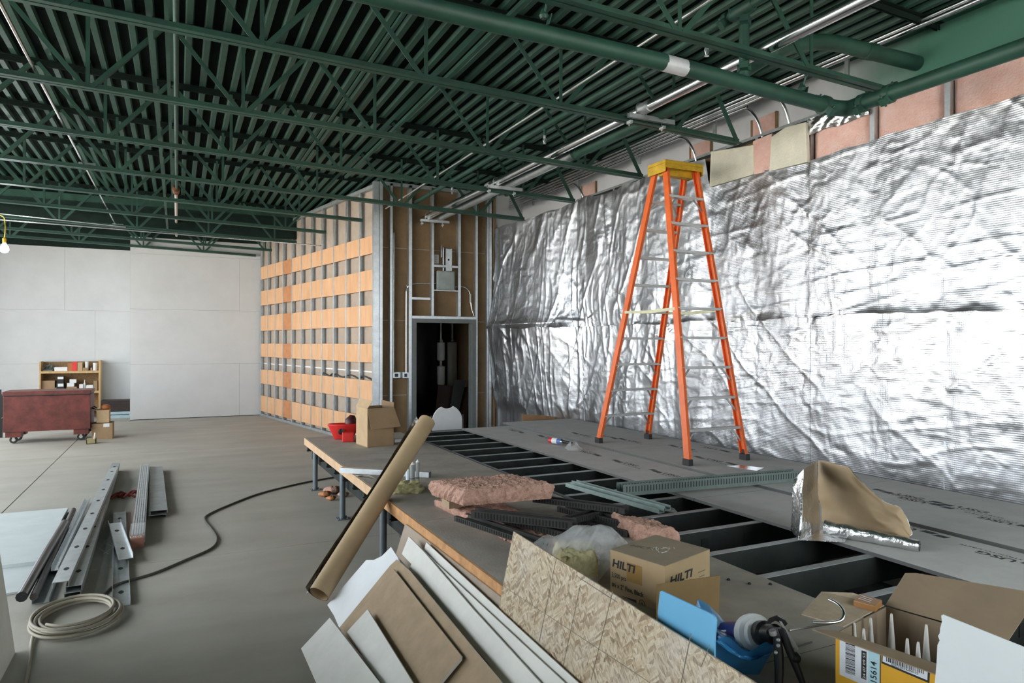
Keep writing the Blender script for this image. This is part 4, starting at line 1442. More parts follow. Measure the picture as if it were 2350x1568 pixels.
jar(219, 11, 837, 0, WHITE, 'white bucket at the right end of the top shelf', 'bucket')
jar(210, 4, 848, 0, mat('pinkish_jar', (0.6, 0.4, 0.35), .5), 'tiny pinkish jar left of the white bucket', 'jar')
jar(199.5, 8, 834, 0, WHITE, 'white cup standing behind the low brown carton', 'cup')
jar(129.5, 7, 894, 1, WHITE, 'left one of two small white cups on the middle shelf', 'cup')
jar(139, 7, 894, 1, WHITE, 'right one of two small white cups on the middle shelf', 'cup')
jar(194.5, 5, 876, 1, WHITE, 'pale bottle standing on the middle shelf', 'bottle', True)
cl = MB()
for k in range(22):
    c = ony(random.uniform(95, 122), 850, YS + 0.12)
    z = sz[0] + 0.06 + random.random() * 0.13
    d = Vector((random.uniform(-1, 1), random.uniform(-.4, .4), random.uniform(-.5, .5))).normalized() * 0.05
    cl.tube([Vector((c.x, c.y, z)) - d, Vector((c.x, c.y, z)) + d], 0.014, 6)
cl.box(ony(97, 850, YS).x, ony(120, 850, YS).x, YS + 0.06, YS + 0.2, sz[0] + 0.05, sz[0] + 0.075)
tag(cl.build('pipe_fittings', mat('grey_fittings', (0.14, 0.15, 0.13), 0.5, 0.4, var=0.3, scale=30)), 'jumble of grey pipe fittings at the left end of the top shelf', 'fittings')
# cartons stacked right of the job box
Y1 = 14.1
o1 = pxbox('carton', CARD, 211, 259, 975, 1012, Y1, 0.36, 'lower brown carton of the stack right of the job box', 'box', 'cartons beside the job box', zb=0.0)
a, b_ = ony(238, 982, Y1), ony(252, 970.5, Y1)
zt1 = ony(230, 975, Y1).z
sub(MB().box(a.x, b_.x, Y1 - 0.003, Y1 - 0.0005, zt1 - 0.075, zt1 - 0.012).build('paper_label', PAPER), o1)
o2 = pxbox('carton', CARDLT, 222, 251, 945, 975, Y1 + 0.03, 0.3, 'upper brown carton of the stack right of the job box', 'box', 'cartons beside the job box', zb=zt1)
q0, q1 = onz(199, 1024, 0), onz(220, 1024, 0)
tr = thing('small_tray', (q0.x, q0.y, 0), 'small open tan tray with a white stick on the floor by the job box', 'tray')
h = 0.085
b_ = MB()
b_.box(q0.x, q1.x, q0.y, q0.y + 0.01, 0, h).box(q0.x, q1.x, q0.y + 0.13, q0.y + 0.14, 0, h).box(q0.x, q0.x + 0.01, q0.y, q0.y + 0.14, 0, h * .9).box(q1.x - 0.01, q1.x, q0.y, q0.y + 0.14, 0, h * 1.1).box(q0.x, q1.x, q0.y, q0.y + 0.14, 0, 0.008)
b_.build('tray_body', mat('tan_tray', (0.34, 0.29, 0.15), .8), tr)
MB().tube([(q0.x + 0.1, q0.y + 0.05, 0.01), (q0.x + 0.12, q0.y + 0.06, 0.18)], 0.011, 8).build('white_stick', WHITE, tr)
# behind: dark chest on a pale blue base, with orange bag
Y2 = 17.9
bb = pxbox('blue_crate', BX['b'], 252, 299, 948, 962, Y2, 0.5, 'pale blue low crate on the floor at the wall corner', 'crate', zb=0.0)
sub(MB().box(ony(254, 955, Y2).x, ony(297, 955, Y2).x, Y2 - 0.004, Y2, 0.07, 0.085).build('slot', STEELDARK), bb)
zt2 = ony(270, 948, Y2).z
dc = pxbox('dark_chest', mat('very_dark_red_steel', (0.03, 0.016, 0.013), 0.5, var=0.3), 232, 298, 922, 948, Y2 + 0.02, 0.42, 'dark steel chest resting on the pale blue crate', 'tool chest', zb=zt2)
zt2b = ony(270, 922, Y2).z
sub(MB().box(ony(232, 930, Y2).x, ony(298, 930, Y2).x, Y2 + 0.01, Y2 + 0.02, zt2b - 0.08, zt2b - 0.07).build('lid_edge', STEELDARK), dc)
zz1 = ony(230, 945, Y1).z
tag(MB().lathe((ony(243, 945, Y1 + .1).x, Y1 + 0.12, zz1), (0, 0, 1), [(0.05, 0), (0.075, 0.02), (0.07, 0.06), (0.04, 0.085)], 10).build('orange_bag', BX['o'], smooth=60), 'crumpled orange bag on top of the stacked cartons', 'bag')

# ================================================================== floor on the left: studs, boards, cable
def cstud(name, p, q, wd, fl_, label, cat, group, m=STEEL, up=(0, 0, 1), open_='down', holes=0, parent=None):
    """a steel stud: web on top (open down) or web below (open up)"""
    th = 0.003
    if open_ == 'down':
        pf = [(-wd / 2, fl_), (wd / 2, fl_), (wd / 2, 0), (wd / 2 - th, 0), (wd / 2 - th, fl_ - th), (-wd / 2 + th, fl_ - th), (-wd / 2 + th, 0), (-wd / 2, 0)]
    else:
        pf = [(-wd / 2, 0), (wd / 2, 0), (wd / 2, fl_), (wd / 2 - th, fl_), (wd / 2 - th, th), (-wd / 2 + th, th), (-wd / 2 + th, fl_), (-wd / 2, fl_)]
    p, q = Vector(p), Vector(q)
    o = MB().profile(p, q, pf, up=up).build(name, m, parent)
    if label:
        tag(o, label, cat, group)
    if holes:
        d = (q - p).normalized()
        u_ = d.cross(Vector(up)).normalized().cross(d)
        s_ = d.cross(u_)
        zo = fl_ + 0.0006 if open_ == 'down' else th + 0.0006
        for k in range(holes):
            c = p.lerp(q, (k + 0.5) / holes) + u_ * zo
            ring_ = [c + d * (0.034 * math.cos(a) * (1.15 if abs(math.sin(a)) < .3 else 1)) + s_ * 0.017 * math.sin(a) for a in [2 * math.pi * i / 12 for i in range(12)]]
            hb = MB().add(ring_, [tuple(range(12))])
            if (hb_n := (ring_[1] - ring_[0]).cross(ring_[2] - ring_[0])).dot(u_) < 0:
                hb.f[0] = tuple(reversed(hb.f[0]))
            sub(hb.build('punched_hole', DARK), o)
    return o


# stack of long studs: bundle of four, one bright stud on top
GST = 'steel studs lying on the floor'
p0, q0 = onz(165, 1392, 0.0), onz(265, 1085, 0.0)
dirn = (q0 - p0).normalized()
sd = Vector((dirn.y, -dirn.x, 0))
base = p0
for k in range(3):
    cstud('steel_stud', base + sd * (0.006 * k) + Vector((0, 0, 0.036 * k + 0.001)) + dirn * (0.0 + 0.02 * k), q0 + sd * (0.005 * k) + Vector((0, 0, 0.036 * k + 0.001)), 0.092, 0.035, ['bottom', 'middle', 'third'][k] + ' steel stud in the stack of long studs on the floor', 'stud', GST, STEELDULL, holes=8 if k == 2 else 0)
pt, qt = onz(141, 1345, 0.135), onz(262, 1080, 0.135)
cstud('steel_stud', pt + Vector((0, 0, -0.025)), qt + Vector((0, 0, -0.025)), 0.092, 0.04, 'bright steel stud on top of the stack, with punched holes along it', 'stud', GST, STEEL, holes=8)
# pale one beside it, tilted
a, b_ = onz(128, 1315, 0.03), onz(203, 1152, 0.03)
cstud('steel_stud', a, b_, 0.05, 0.035, 'shorter pale steel stud left of the bright punched stud', 'stud', GST, STEEL, open_='up')
a, b_ = onz(95, 1390, 0.002), onz(168, 1215, 0.002)
cstud('steel_track', a, b_, 0.095, 0.032, 'short steel track open upwards, left of the stud stack', 'track', GST, STEELDULL, open_='up')
a, b_ = onz(52, 1375, 0.078), onz(150, 1205, 0.078)
tag(MB().tube([a, a.lerp(b_, 0.5) + Vector((0, 0, 0.01)), b_], 0.034, 10).build('dark_pole', BLACK, smooth=40), 'dark round pole lying on the plasterboard edge by the studs', 'pole')
a, b_ = onz(80, 1375, 0.06), onz(170, 1175, 0.06)
tag(MB().tube([a, b_], 0.024, 10).build('dark_pole', mat('dark_brown_pole', (0.06, 0.05, 0.045), .6), smooth=40), 'dark brown round pole between the plasterboard and the pale stud', 'pole')
a, b_ = onz(28, 1395, 0.008), onz(160, 1330, 0.008)
# plasterboard sheets at the left edge
def board(name, pts, th, m_top, label, cat, group=None, edge=None):
    up = Vector((0, 0, th))
    o = MB().poly(pts, up).build(name, m_top)
    return tag(o, label, cat, group)


PBL = mat('floor_plasterboard', (0.55, 0.60, 0.60), 0.75, var=0.05, scale=4)
lo = [onz(-160, 1400, 0.0), onz(52, 1366, 0.0), onz(120, 1240, 0.0), onz(-120, 1255, 0)]
board('plasterboard_sheet', [Vector((p.x, p.y, 0.001)) for p in lo], 0.013, PBL, 'lower pale plasterboard sheet on the floor at the left edge', 'board', 'plasterboard sheets on the floor')
up_ = [onz(-200, 1335, 0.014), onz(92, 1300, 0.014), onz(158, 1176, 0.014), onz(-160, 1205, 0.014)]
board('plasterboard_sheet', [Vector((p.x, p.y, 0.0145)) for p in up_], 0.026, PBL, 'upper pale plasterboard sheet on the floor at the left edge', 'board', 'plasterboard sheets on the floor')
# wrapped bundle
p, q = onz(316, 1262, 0.0), onz(333, 1086, 0.0)
wb_ = thing('wrapped_bundle', (p.x, p.y, 0), 'long brown carton bundle of steel strips wrapped in clear film', 'bundle')
MB().beam(p + Vector((0, 0, 0.041)), p.lerp(q, .42) + Vector((0, 0, 0.041)), 0.10, 0.08).build('carton_end', mat('reddish_carton', (0.24, 0.105, 0.07), 0.7, var=0.15), wb_)
d_ = (q - p).normalized(); s__ = Vector((d_.y, -d_.x, 0))
for k in range(5):
    MB().beam(p + d_ * 0.12 + s__ * (-0.038 + 0.019 * k) + Vector((0, 0, 0.088)), q + s__ * (-0.038 + 0.019 * k) + Vector((0, 0, 0.088)), 0.015, 0.012).build('steel_strip', STEEL, wb_)
MB().beam(p.lerp(q, .42) + Vector((0, 0, 0.041)), q + Vector((0, 0, 0.041)), 0.095, 0.078).build('strip_pack', STEELDULL, wb_)
MB().beam(p + d_ * 0.1 + s__ * 0.055 + Vector((0, 0, 0.06)), q + s__ * 0.055 + Vector((0, 0, 0.075)), 0.006, 0.085).build('side_angle', STEELDULL, wb_)
film = bpy.data.materials.new('clear_film')
film.use_nodes = True
fb = film.node_tree.nodes['Principled BSDF']
fb.inputs['Base Color'].default_value = (0.9, 0.92, 0.93, 1)
fb.inputs['Roughness'].default_value = 0.25
fb.inputs['Alpha'].default_value = 0.22
MB().beam(p + d_ * 0.08 + Vector((0, 0, 0.052)), p + d_ * 0.45 + Vector((0, 0, 0.052)), 0.115, 0.106).build('film_wrap', film, wb_)
lettering('printed_lettering', 'USG', p + d_ * 0.03 - s__ * 0.052 + Vector((0, 0, 0.081)), s__, d_, 0.05, PAPER, wb_, width=0.085)
# grey wide channel right of the bundle, two nested
p, q = onz(363, 1193, 0.0), onz(358, 1085, 0.0)
GT = 'wide grey channels right of the wrapped bundle'
cstud('wide_channel', p + Vector((0, 0, 0.001)), q + Vector((0, 0, 0.001)), 0.15, 0.03, 'lower of two wide grey channels nested on the floor', 'channel', GT, STEELDULL)
cstud('wide_channel', p + Vector((0.012, 0.05, 0.034)), q + Vector((0.008, 0, 0.034)), 0.15, 0.03, 'upper of two wide grey channels nested on the floor', 'channel', GT, STEELDULL)
# open stud with holes, short offcut on it
p, q = onz(281, 1396, 0.001), onz(276, 1180, 0.001)
cstud('steel_stud', p, q, 0.105, 0.036, 'single steel stud lying open side up beside the cable coil', 'stud', GST, STEELDULL, open_='up', holes=5)
p, q = onz(291, 1287, 0.045), onz(264, 1205, 0.045)
cstud('stud_offcut', p, q, 0.10, 0.035, 'short offcut of steel stud lying across the single stud', 'stud', GST, STEEL, open_='up', holes=2)
q = onz(290, 1145, 0.0)
rr_ = MB()
for k in range(9):
    c = q + Vector((random.uniform(-.10, .10), random.uniform(-.1, .1), 0.02))
    rr_.tube(arc([c + Vector((-.05, -.02, -.01)), c + Vector((0, 0.03, 0.02)), c + Vector((0.06, -.01, -.01))], 3), 0.012, 5)
tag(rr_.build('red_wire_scrap', mat('dull_red', (0.22, 0.03, 0.02), .6), smooth=60), 'small tangle of dull red wire between the studs and bundle', 'scrap')
sw_ = MB()
for (a, b_) in (((238, 1250), (262, 1258)), ((240, 1275), (260, 1260)), ((228, 1262), (250, 1275))):
    sw_.tube([onz(*a, 0.01), onz(*b_, 0.03)], 0.002, 4)
tag(sw_.build('cut_strapping', PAPER), 'thin white cut strapping beside the stud offcut', 'strap')

# cable coil and its tail, and the long lead over the floor
cen = onz(178, 1428, 0)
A1, A2 = 0.225, 0.30
cable_pts = []
tail = [onz(58, 1590, 0.012), onz(72, 1520, 0.012), onz(76, 1475, 0.012), onz(84, 1448, 0.02)]
cable_pts += tail
ang0 = math.atan2(tail[-1].y - cen.y, tail[-1].x - cen.x)
turns = 7
for k in range(turns * 22):
    f = k / (turns * 22)
    a = ang0 - 2 * math.pi * turns * f
    rr2 = 1.0 + 0.09 * math.sin(f * 31) - 0.10 * f + 0.05 * math.sin(a + f * 14)
    cable_pts.append(cen + Vector((A1 * rr2 * math.cos(a), A2 * rr2 * math.sin(a), 0.012 + 0.016 * f * 3)))
cb_ = thing('cable_coil', cen, 'coil of thick greyish cable lying on the concrete, one tail running to the camera', 'cable')
MB().tube(arc(cable_pts, 2), 0.0095, 8).build('cable_loops', CABLE, cb_, smooth=60)
lead = [onz(x_, y_, 0.009) for x_, y_ in ((225, 1382), (262, 1350), (305, 1335), (360, 1318), (430, 1288), (487, 1262), (500, 1240), (488, 1218), (472, 1197), (482, 1183), (540, 1157), (590, 1138), (640, 1124), (700, 1110), (765, 1098), (830, 1088))]
o = MB().tube(arc(lead, 5), 0.010, 8).build('floor_cable', CABLEDK, smooth=60)
tag(o, 'dark cable winding from the coil across the floor to under the raised floor', 'cable')
# leaning white board at the left edge, near the camera
a = onz(38, 1503, 0)
b_ = Vector((a.x, a.y - 3.0, 0))
e = ony(0, 1262, a.y)
lean = (e - a) / e.z
hgt = 1.10
o = MB().poly([a, b_, b_ + lean * hgt, a + lean * hgt], (-0.0127, 0, 0)).build('leaning_board', BOARD)
tag(o, 'long pale board standing on edge at the lower left corner of the picture', 'board')
# pink scraps on the floor under the raised floor
for k, (px, py, s_) in enumerate(((765, 1135, 0.055), (790, 1142, 0.035), (748, 1142, 0.04), (762, 1150, 0.03))):
    c = onz(px, py, 0.0)
    b2 = MB()
    b2.grid(lambda u_, v_: c + Vector((math.cos(u_ * 6.283) * math.sin(v_ * 3.1416) * s_ * (1.6 + .5 * math.sin(u_ * 19)), math.sin(u_ * 6.283) * math.sin(v_ * 3.1416) * s_ * 1.2, s_ * 0.75 + math.cos(v_ * 3.1416) * -s_ * (.75 + .15 * math.sin(u_ * 31)))), 14, 8)
    o = b2.build('insulation_scrap', PINK if k < 2 else PLYDK, smooth=180)
    tag(o, ['largest pink insulation scrap on the floor between the pipe legs', 'smaller pink insulation scrap right of the largest one', 'brownish scrap left of the pink scraps on the floor', 'brownish scrap in front of the pink scraps on the floor'][k], 'scrap', 'scraps under the raised floor')
# ================================================================== things on the raised floor
def atd(x, y, d):
    return EYEV + ray(x, y) * d


def proj(P):
    P = Vector(P)
    dd = P.x * _s + P.y * _c
    l = P.x * _c - P.y * _s
    return 1175 + FPX * l / dd, HZ - FPX * (P.z - EYE) / dd


def fuzzy(name, m, c00, c10, c11, c01, h, parent=None, nu=48, nv=30, amp=0.012, seed=0, tilt=(0, 0, 0, 0)):
    """a soft block on four base corners (counter clockwise from above), height h, ragged surface"""
    c00, c10, c11, c01 = [Vector(c) for c in (c00, c10, c11, c01)]
    rg = np.random.default_rng(seed + 100)
    n = 14
    b_ = MB()

    def base(u, v):
        return (c00 * (1 - u) + c10 * u) * (1 - v) + (c01 * (1 - u) + c11 * u) * v

    ctr = base(.5, .5) + Vector((0, 0, h / 2))
    nf = vnoise(seed + 31)

    def disp(P, k):
        a = 0.7 * float(nf(np.array(P.x * 17 + k * 5.0), np.array(P.y * 17 + P.z * 13))) + 0.6 * float(nf(np.array(P.x * 47 + k), np.array(P.y * 47 + P.z * 43))) + 0.55 * float(nf(np.array(P.x * 113 + k), np.array(P.y * 113 + P.z * 97)))
        return a * amp
    up = Vector((0, 0, 1))
    sh_ = lambda u, v: (up * (tilt[0] * (1 - u) * (1 - v) + tilt[1] * u * (1 - v) + tilt[2] * u * v + tilt[3] * (1 - u) * v))

    def face(fn, nu_, nv_):
        b_.grid(fn, nu_, nv_)
    rnd = 0.12
    def top(u, v):
        e = min(u, 1 - u, v, 1 - v)
        P = base(u, v) + up * h * (1 - 0.10 * max(0, 1 - e / 0.08) ** 2) + sh_(u, v)
        return P + up * disp(P, 1) + (P - ctr) * (disp(P, 7) / 0.3)
    def wall(a, b2):
        def fn(u, v):
            A_, B_ = a, b2
            uu = A_[0] + (B_[0] - A_[0]) * u
            vv = A_[1] + (B_[1] - A_[1]) * u
            P = base(uu, vv) + sh_(uu, vv) + up * h * (0.9 if v > .999 else v * 0.9)
            if v > .999:
                return top(uu, vv)
            out = (P - ctr); out.z = 0; out.normalize()
            return P + out * (disp(P, 3) + 0.012 * math.sin(v * 3.14)) + (P - ctr) * (disp(P, 7) / 0.3)
        return fn
    face(top, nu, nv)
    face(wall((0, 0), (1, 0)), nu, n)
    face(wall((1, 0), (1, 1)), nv, n)
    face(wall((1, 1), (0, 1)), nu, n)
    face(wall((0, 1), (0, 0)), nv, n)
    b_.add([c00 + sh_(0, 0), c01 + sh_(0, 1), c11 + sh_(1, 1), c10 + sh_(1, 0)], [(0, 1, 2, 3)])
    return b_.build(name, m, parent, smooth=180)


# open cardboard box at the far end
N, L, R = onz(844.4, 1029, ZT), onz(818, 1020.5, ZT), onz(905, 1023, ZT)
Bk = L + R - N
H_ = ony(844.4, 940, N.y).z - ZT
up = Vector((0, 0, 1))
cbx = thing('cardboard_box', (N + Bk) / 2, 'open brown cardboard box with torn flaps at the far end of the raised floor', 'box')
for a, b_ in ((N, L), (N, R), (R, Bk), (L, Bk)):
    inn = ((N + Bk) / 2 - (a + b_) / 2).normalized() * 0.005
    MB().poly([a, b_, b_ + up * H_, a + up * H_], inn).build('side_wall', CARDLT if b_ is L and a is N else CARD, cbx)  # left wall in paler card: the light from the left put into its colour
MB().poly([N + up * .002, R + up * .002, Bk + up * .002, L + up * .002], up * 0.004).build('bottom', CARD, cbx)
o_ = (N - L).normalized()
fr_ = ((N + R) / 2 - (L + Bk) / 2).normalized()
MB().poly([N + up * H_, R + up * H_, R + up * (H_ * .50) + fr_ * .07 + (R - N).normalized() * .05, N + up * (H_ * .48) + fr_ * .06 + (R - N) * 0.05], fr_ * 0.004).build('flap', CARD, cbx)
lf = ((N + L) / 2 - (R + Bk) / 2).normalized()
MB().poly([L + up * H_, N + up * H_, N + up * (H_ + .08) - lf * .06, L + up * (H_ + .09) - lf * .05], lf * 0.004).build('flap', CARDLT, cbx)  # left flap paler too, lit side painted in
MB().poly([R + up * H_, Bk + up * H_, Bk + up * (H_ + .06) + (R - N).normalized() * .0, R + up * (H_ + .055)], lf * 0.004).build('flap', CARD, cbx)
# red tool beside it
q = onz(800, 1017, ZT)
d1 = (onz(816, 1017, ZT) - onz(788, 1018, ZT)); w1 = d1.length; d1.normalize()
d2 = Vector((-d1.y, d1.x, 0))
rt = thing('red_tool', q, 'red plastic tool with dark knob left of the open cardboard box', 'tool')
MB().obox(q + d2 * 0.07 + up * 0.055, d1 * w1 / 2, d2 * 0.06, up * 0.055).build('tool_block', RED, rt, bevel=0.01)
c = onz(790, 1012, ZT) + d2 * 0.14
b_ = MB()
b_.grid(lambda u_, v_: c + d1 * (0.19 * math.cos(math.pi * u_) * (0.55 + 0.45 * v_)) * 1.0 + d2 * (0.10 * math.sin(math.pi * u_) * (0.5 + .5 * v_) - 0.05) + up * (0.185 * v_), 20, 10)
b_.grid(lambda u_, v_: c + d1 * (0.19 * math.cos(math.pi * u_) * (0.55 + 0.45 * v_)) * 1.0 - d2 * (0.06 * math.sin(math.pi * u_) * (0.5 + .5 * v_) + 0.05) + up * (0.185 * v_), 20, 10)
b_.build('curved_shell', RED, rt, smooth=60, solid=0.006)
MB().lathe(c - d2 * 0.125 + up * 0.10 - d1 * 0.03, -d2, [(0.035, 0), (0.035, 0.02), (0.02, 0.024)], 14).build('round_hole_rim', BLACK, rt, smooth=40)
MB().lathe(c + d1 * 0.08 + up * 0.17, (0.2, 0, 1), [(0.07, 0), (0.075, 0.05), (0.05, 0.08), (0.03, 0.11)], 12).build('dark_knob', mat('dark_maroon_plastic', (0.06, 0.01, 0.01), .5), rt, smooth=50)
q = onz(914, 1016, ZT)
o = MB().obox(q + up * 0.02, (0.055, 0.01, 0), (-0.005, 0.03, 0), (0, 0, 0.018)).build('white_block', WHITE, bevel=0.004)
tag(o, 'small white block on the boards right of the open cardboard box', 'block')

# bright stud lying over the edge, thin dark flap under it
a, b_ = onz(784, 1086, ZT + 0.003), onz(988, 1096, ZT + 0.003)
cstud('steel_stud', a, b_, 0.06, 0.045, 'bright steel stud lying across the far boards, poking over the open edge', 'stud', None, STEEL)
fl_ = MB()
fa, fb_ = onz(815, 1092, ZT + .002), onz(860, 1100, ZT + .002)
fl_.grid(lambda u_, v_: fa.lerp(fb_, u_) + Vector((0.0, -0.08 * v_ - 0.03 * math.sin(u_ * 3.1), 0.004 + 0.03 * math.sin(u_ * 3.1) * v_)), 12, 5)
tag(fl_.build('peeled_strip', DECKBROWN, smooth=180, solid=0.003), 'curled grey strip peeling up in front of the bright stud', 'strip')

# cartridges
GL = bpy.data.materials.new('clear_tube')
GL.use_nodes = True
g_ = GL.node_tree.nodes['Principled BSDF']
g_.inputs['Base Color'].default_value = (0.42, 0.44, 0.43, 1)
g_.inputs['Roughness'].default_value = 0.25
g_.inputs['Metallic'].default_value = 0.4
for k, (px, w_, top_, m_, lab) in enumerate(((937, 9, 1077, mat('pale_blue_tube', (0.62, 0.70, 0.80), .35), 'short pale blue cartridge behind the foil roll'), (947.5, 12, 1062, GL, 'left one of two tall grey cartridges standing behind the foil roll'), (959.5, 8.5, 1056, GL, 'right one of two tall grey cartridges standing behind the foil roll'))):
    c = onz(px, 1113, ZT)
    dd = c.x * _s + c.y * _c
    r = w_ / 2 * dd / FPX
    h = (1113 - top_) * dd / FPX
    t = thing('cartridge', c, lab, 'cartridge', 'cartridges behind the foil roll')
    MB().lathe(c, (0, 0, 1), [(r * .97, 0), (r, .004), (r, h * .9)], 14).build('tube', m_, t, smooth=40)
    MB().lathe(c + up * h * .9, (0, 0, 1), [(r, 0), (r * .9, .006), (r * .35, .012), (r * .3, h * .1)], 12).build('shoulder', PAPER, t, smooth=40)
    MB().lathe(c + up * h * .25, (0, 0, 1), [(r * 1.01, 0), (r * 1.01, h * .04)], 14).build('dark_band', STEELDARK, t, smooth=40)
A_ = [onz(x_, y_, ZT) for x_, y_ in ((906, 1136), (968, 1133), (965, 1120), (925, 1117))]
tag(fuzzy('foam_lump', mat('yellow_foam', (0.50, 0.46, 0.24), .9, var=.15, scale=20), *A_, 0.05, nu=20, nv=14, amp=.016, seed=3), 'dirty yellow lump of foam in front of the cartridges', 'foam')

# ------------------------------------------------------------------ pink batts
zt_, zb_ = 0.80, 0.695
Lp, Fp, Rp = onz(992, 1101, zt_), onz(1066, 1123, zt_), onz(1266, 1107, zt_)
Bp = Lp + Rp - Fp
dn = Vector((0, 0, -(zt_ - zb_)))
o = fuzzy('pink_batt', PINK, Fp + dn, Rp + dn, Bp + dn, Lp + dn, zt_ - zb_, nu=110, nv=76, amp=.0085, seed=11)
tag(o, 'thick pink insulation batt lying tilted on top of the dark channels', 'insulation', 'pink insulation batts')
a = [onz(1010, 1168, ZT), onz(1205, 1262, ZT)]
w2 = Vector((0.30, 0, 0))
o = fuzzy('pink_batt', PINK, a[1], a[1] + w2 + Vector((0.02, 0, 0)), a[0] + w2 + Vector((0.05, 0.05, 0)), a[0] + Vector((0.0, 0.08, 0)), 0.055, nu=44, nv=120, amp=.0095, seed=12)
tag(o, 'long flattened pink batt lying on the boards under the dark channels', 'insulation', 'pink insulation batts')
R2 = onz(1557, 1246, ZT)
L2 = onz(1458, 1240, ZT)
bk2 = Vector((0.05, 0.30, 0))
o = fuzzy('pink_batt', PINK, L2, R2, R2 + bk2 * .7, L2 + bk2, 0.095, nu=70, nv=50, amp=.010, seed=13, tilt=(0.0, -0.02, -0.02, 0.0))
tag(o, 'small pink batt lying behind the printed carton', 'insulation', 'pink insulation batts')
# brown offcut peeping under the upper batt
q = onz(1032, 1166, 0.62)
tag(MB().obox(q + Vector((0.05, 0.05, 0.02)), (0.06, 0.01, 0), (0, 0.07, 0), (0, 0, 0.022)).build('brown_offcut', BOARDBACK), 'small brown offcut squeezed between the two left pink batts', 'offcut')

# ------------------------------------------------------------------ pile of dark channels
DC = mat('black_slotted_plastic', (0.030, 0.028, 0.026), 0.55, var=0.3, scale=12)
GD = 'dark slotted channels in the pile'


def dchan(pa, za, pb, zb__, wd, ht, label):
    p, q = onz(*pa, za), onz(*pb, zb__)
    t = thing('dark_channel', p, label, 'channel', GD)
    th = 0.004
    pf = [(-wd / 2, ht), (-wd / 2, 0), (wd / 2, 0), (wd / 2, ht), (wd * .28, ht), (wd * .28, ht - th), (wd / 2 - th, ht - th), (wd / 2 - th, th), (-wd / 2 + th, th), (-wd / 2 + th, ht - th), (-wd * .28, ht - th), (-wd * .28, ht)]
    MB().profile(p, q, pf[::-1]).build('channel_body', DC, t)
    d = (q - p).normalized()
    sd_ = Vector((d.y, -d.x, 0)).normalized()
    ln = (q - p).length
    b_ = MB()
    k = 0.03
    while k < ln - 0.03:
        for s_ in (-1, 1):
            b_.obox(p + d * k + sd_ * s_ * (wd / 2 + 0.0008) + up * ht * .5, d * 0.004, sd_ * 0.0008, up * ht * .36)
        k += 0.02
    stuff(b_.build('slots', DARK, t))
    return t


dchan((1090, 1186), 0.672, (1320, 1212), 0.668, 0.09, 0.045, 'dark slotted channel with its end in front of the plastic bag, topmost of the pile')
dchan((1230, 1150), 0.645, (1440, 1176), 0.64, 0.085, 0.035, 'dark slotted channel passing under the right end of the thick pink batt')
dchan((1235, 1218), 0.60, (1420, 1170), 0.60, 0.08, 0.035, 'dark slotted channel lying crosswise in the middle of the pile')
dchan((1290, 1172), 0.585, (1441, 1206), 0.585, 0.09, 0.035, 'dark slotted channel ending above the small pink batt')
dchan((1320, 1200), 0.556, (1452, 1228), 0.556, 0.10, 0.035, 'lowest dark slotted channel, ending at the small pink batt')
dchan((1060, 1193), 0.637, (1250, 1256), 0.625, 0.11, 0.03, 'dark slotted channel lying on the flattened pink batt')
dchan((1130, 1188), 0.637, (1350, 1243), 0.60, 0.09, 0.03, 'dark slotted channel half hidden behind the plastic bag')

# two pale tracks and the slotted deflection track
p, q = onz(1305, 1116, 0.60), onz(1520, 1177, 0.60)
GP = 'pale green steel tracks over the open joists'
GRST = mat('greenish_steel', (0.30, 0.38, 0.35), 0.4, 0.6, var=.15, scale=14)
cstud('pale_track', p, q, 0.05, 0.03, 'left one of two pale green tracks lying side by side over the open joists', 'track', GP, GRST, open_='up')
sdv = Vector(((q - p).y, -(q - p).x, 0)).normalized()
cstud('pale_track', p - sdv * 0.06 + up * 0.012, q - sdv * 0.056 + up * 0.012, 0.05, 0.03, 'right one of two pale green tracks lying side by side over the open joists', 'track', GP, GRST, open_='up')
fp = onz(1520, 1176, 0.60)
o = MB().grid(lambda u_, v_: fp + Vector((0.10 * u_, -0.05 * u_ + 0.07 * v_, 0.01 + 0.012 * math.sin(u_ * 5 + v_ * 3))), 8, 6).build('film_scrap', film, smooth=180)
tag(o, 'scrap of clear film at the near end of the pale green tracks', 'film')
p, q = onz(1424, 1142, ZT + 0.001), onz(1832, 1099, ZT + TH + 0.002)
p.z = q.z
t = thing('slotted_track', p, 'long grey green track with slotted flanges lying across the open joists and panels', 'track')
d = (q - p).normalized()
sd_ = Vector((d.y, -d.x, 0)).normalized()
if sd_.y > 0:
    sd_ = -sd_
SLG = mat('grey_green_track', (0.21, 0.26, 0.24), 0.5, 0.35, var=.12, scale=12)
WDT, HTT = 0.10, 0.085
MB().profile(p, q, [(-WDT / 2, 0), (WDT / 2, 0), (WDT / 2, HTT), (WDT / 2 - .003, HTT), (WDT / 2 - .003, .003), (-WDT / 2 + .003, .003), (-WDT / 2 + .003, HTT), (-WDT / 2, HTT)]).build('track_body', SLG, t)
b_ = MB()
k = 0.03
while k < (q - p).length - 0.02:
    for s_ in (-1, 1):
        b_.obox(p + d * k + sd_ * s_ * (WDT / 2 + .0006) + up * HTT * .58, d * 0.004, sd_ * 0.0006, up * HTT * .25)
        b_.obox(p + d * k + sd_ * s_ * (WDT / 2 - .0036) + up * HTT * .58, d * 0.004, sd_ * 0.0006, up * HTT * .25)
    k += 0.0255
stuff(b_.build('slots', STEELDARK, t))

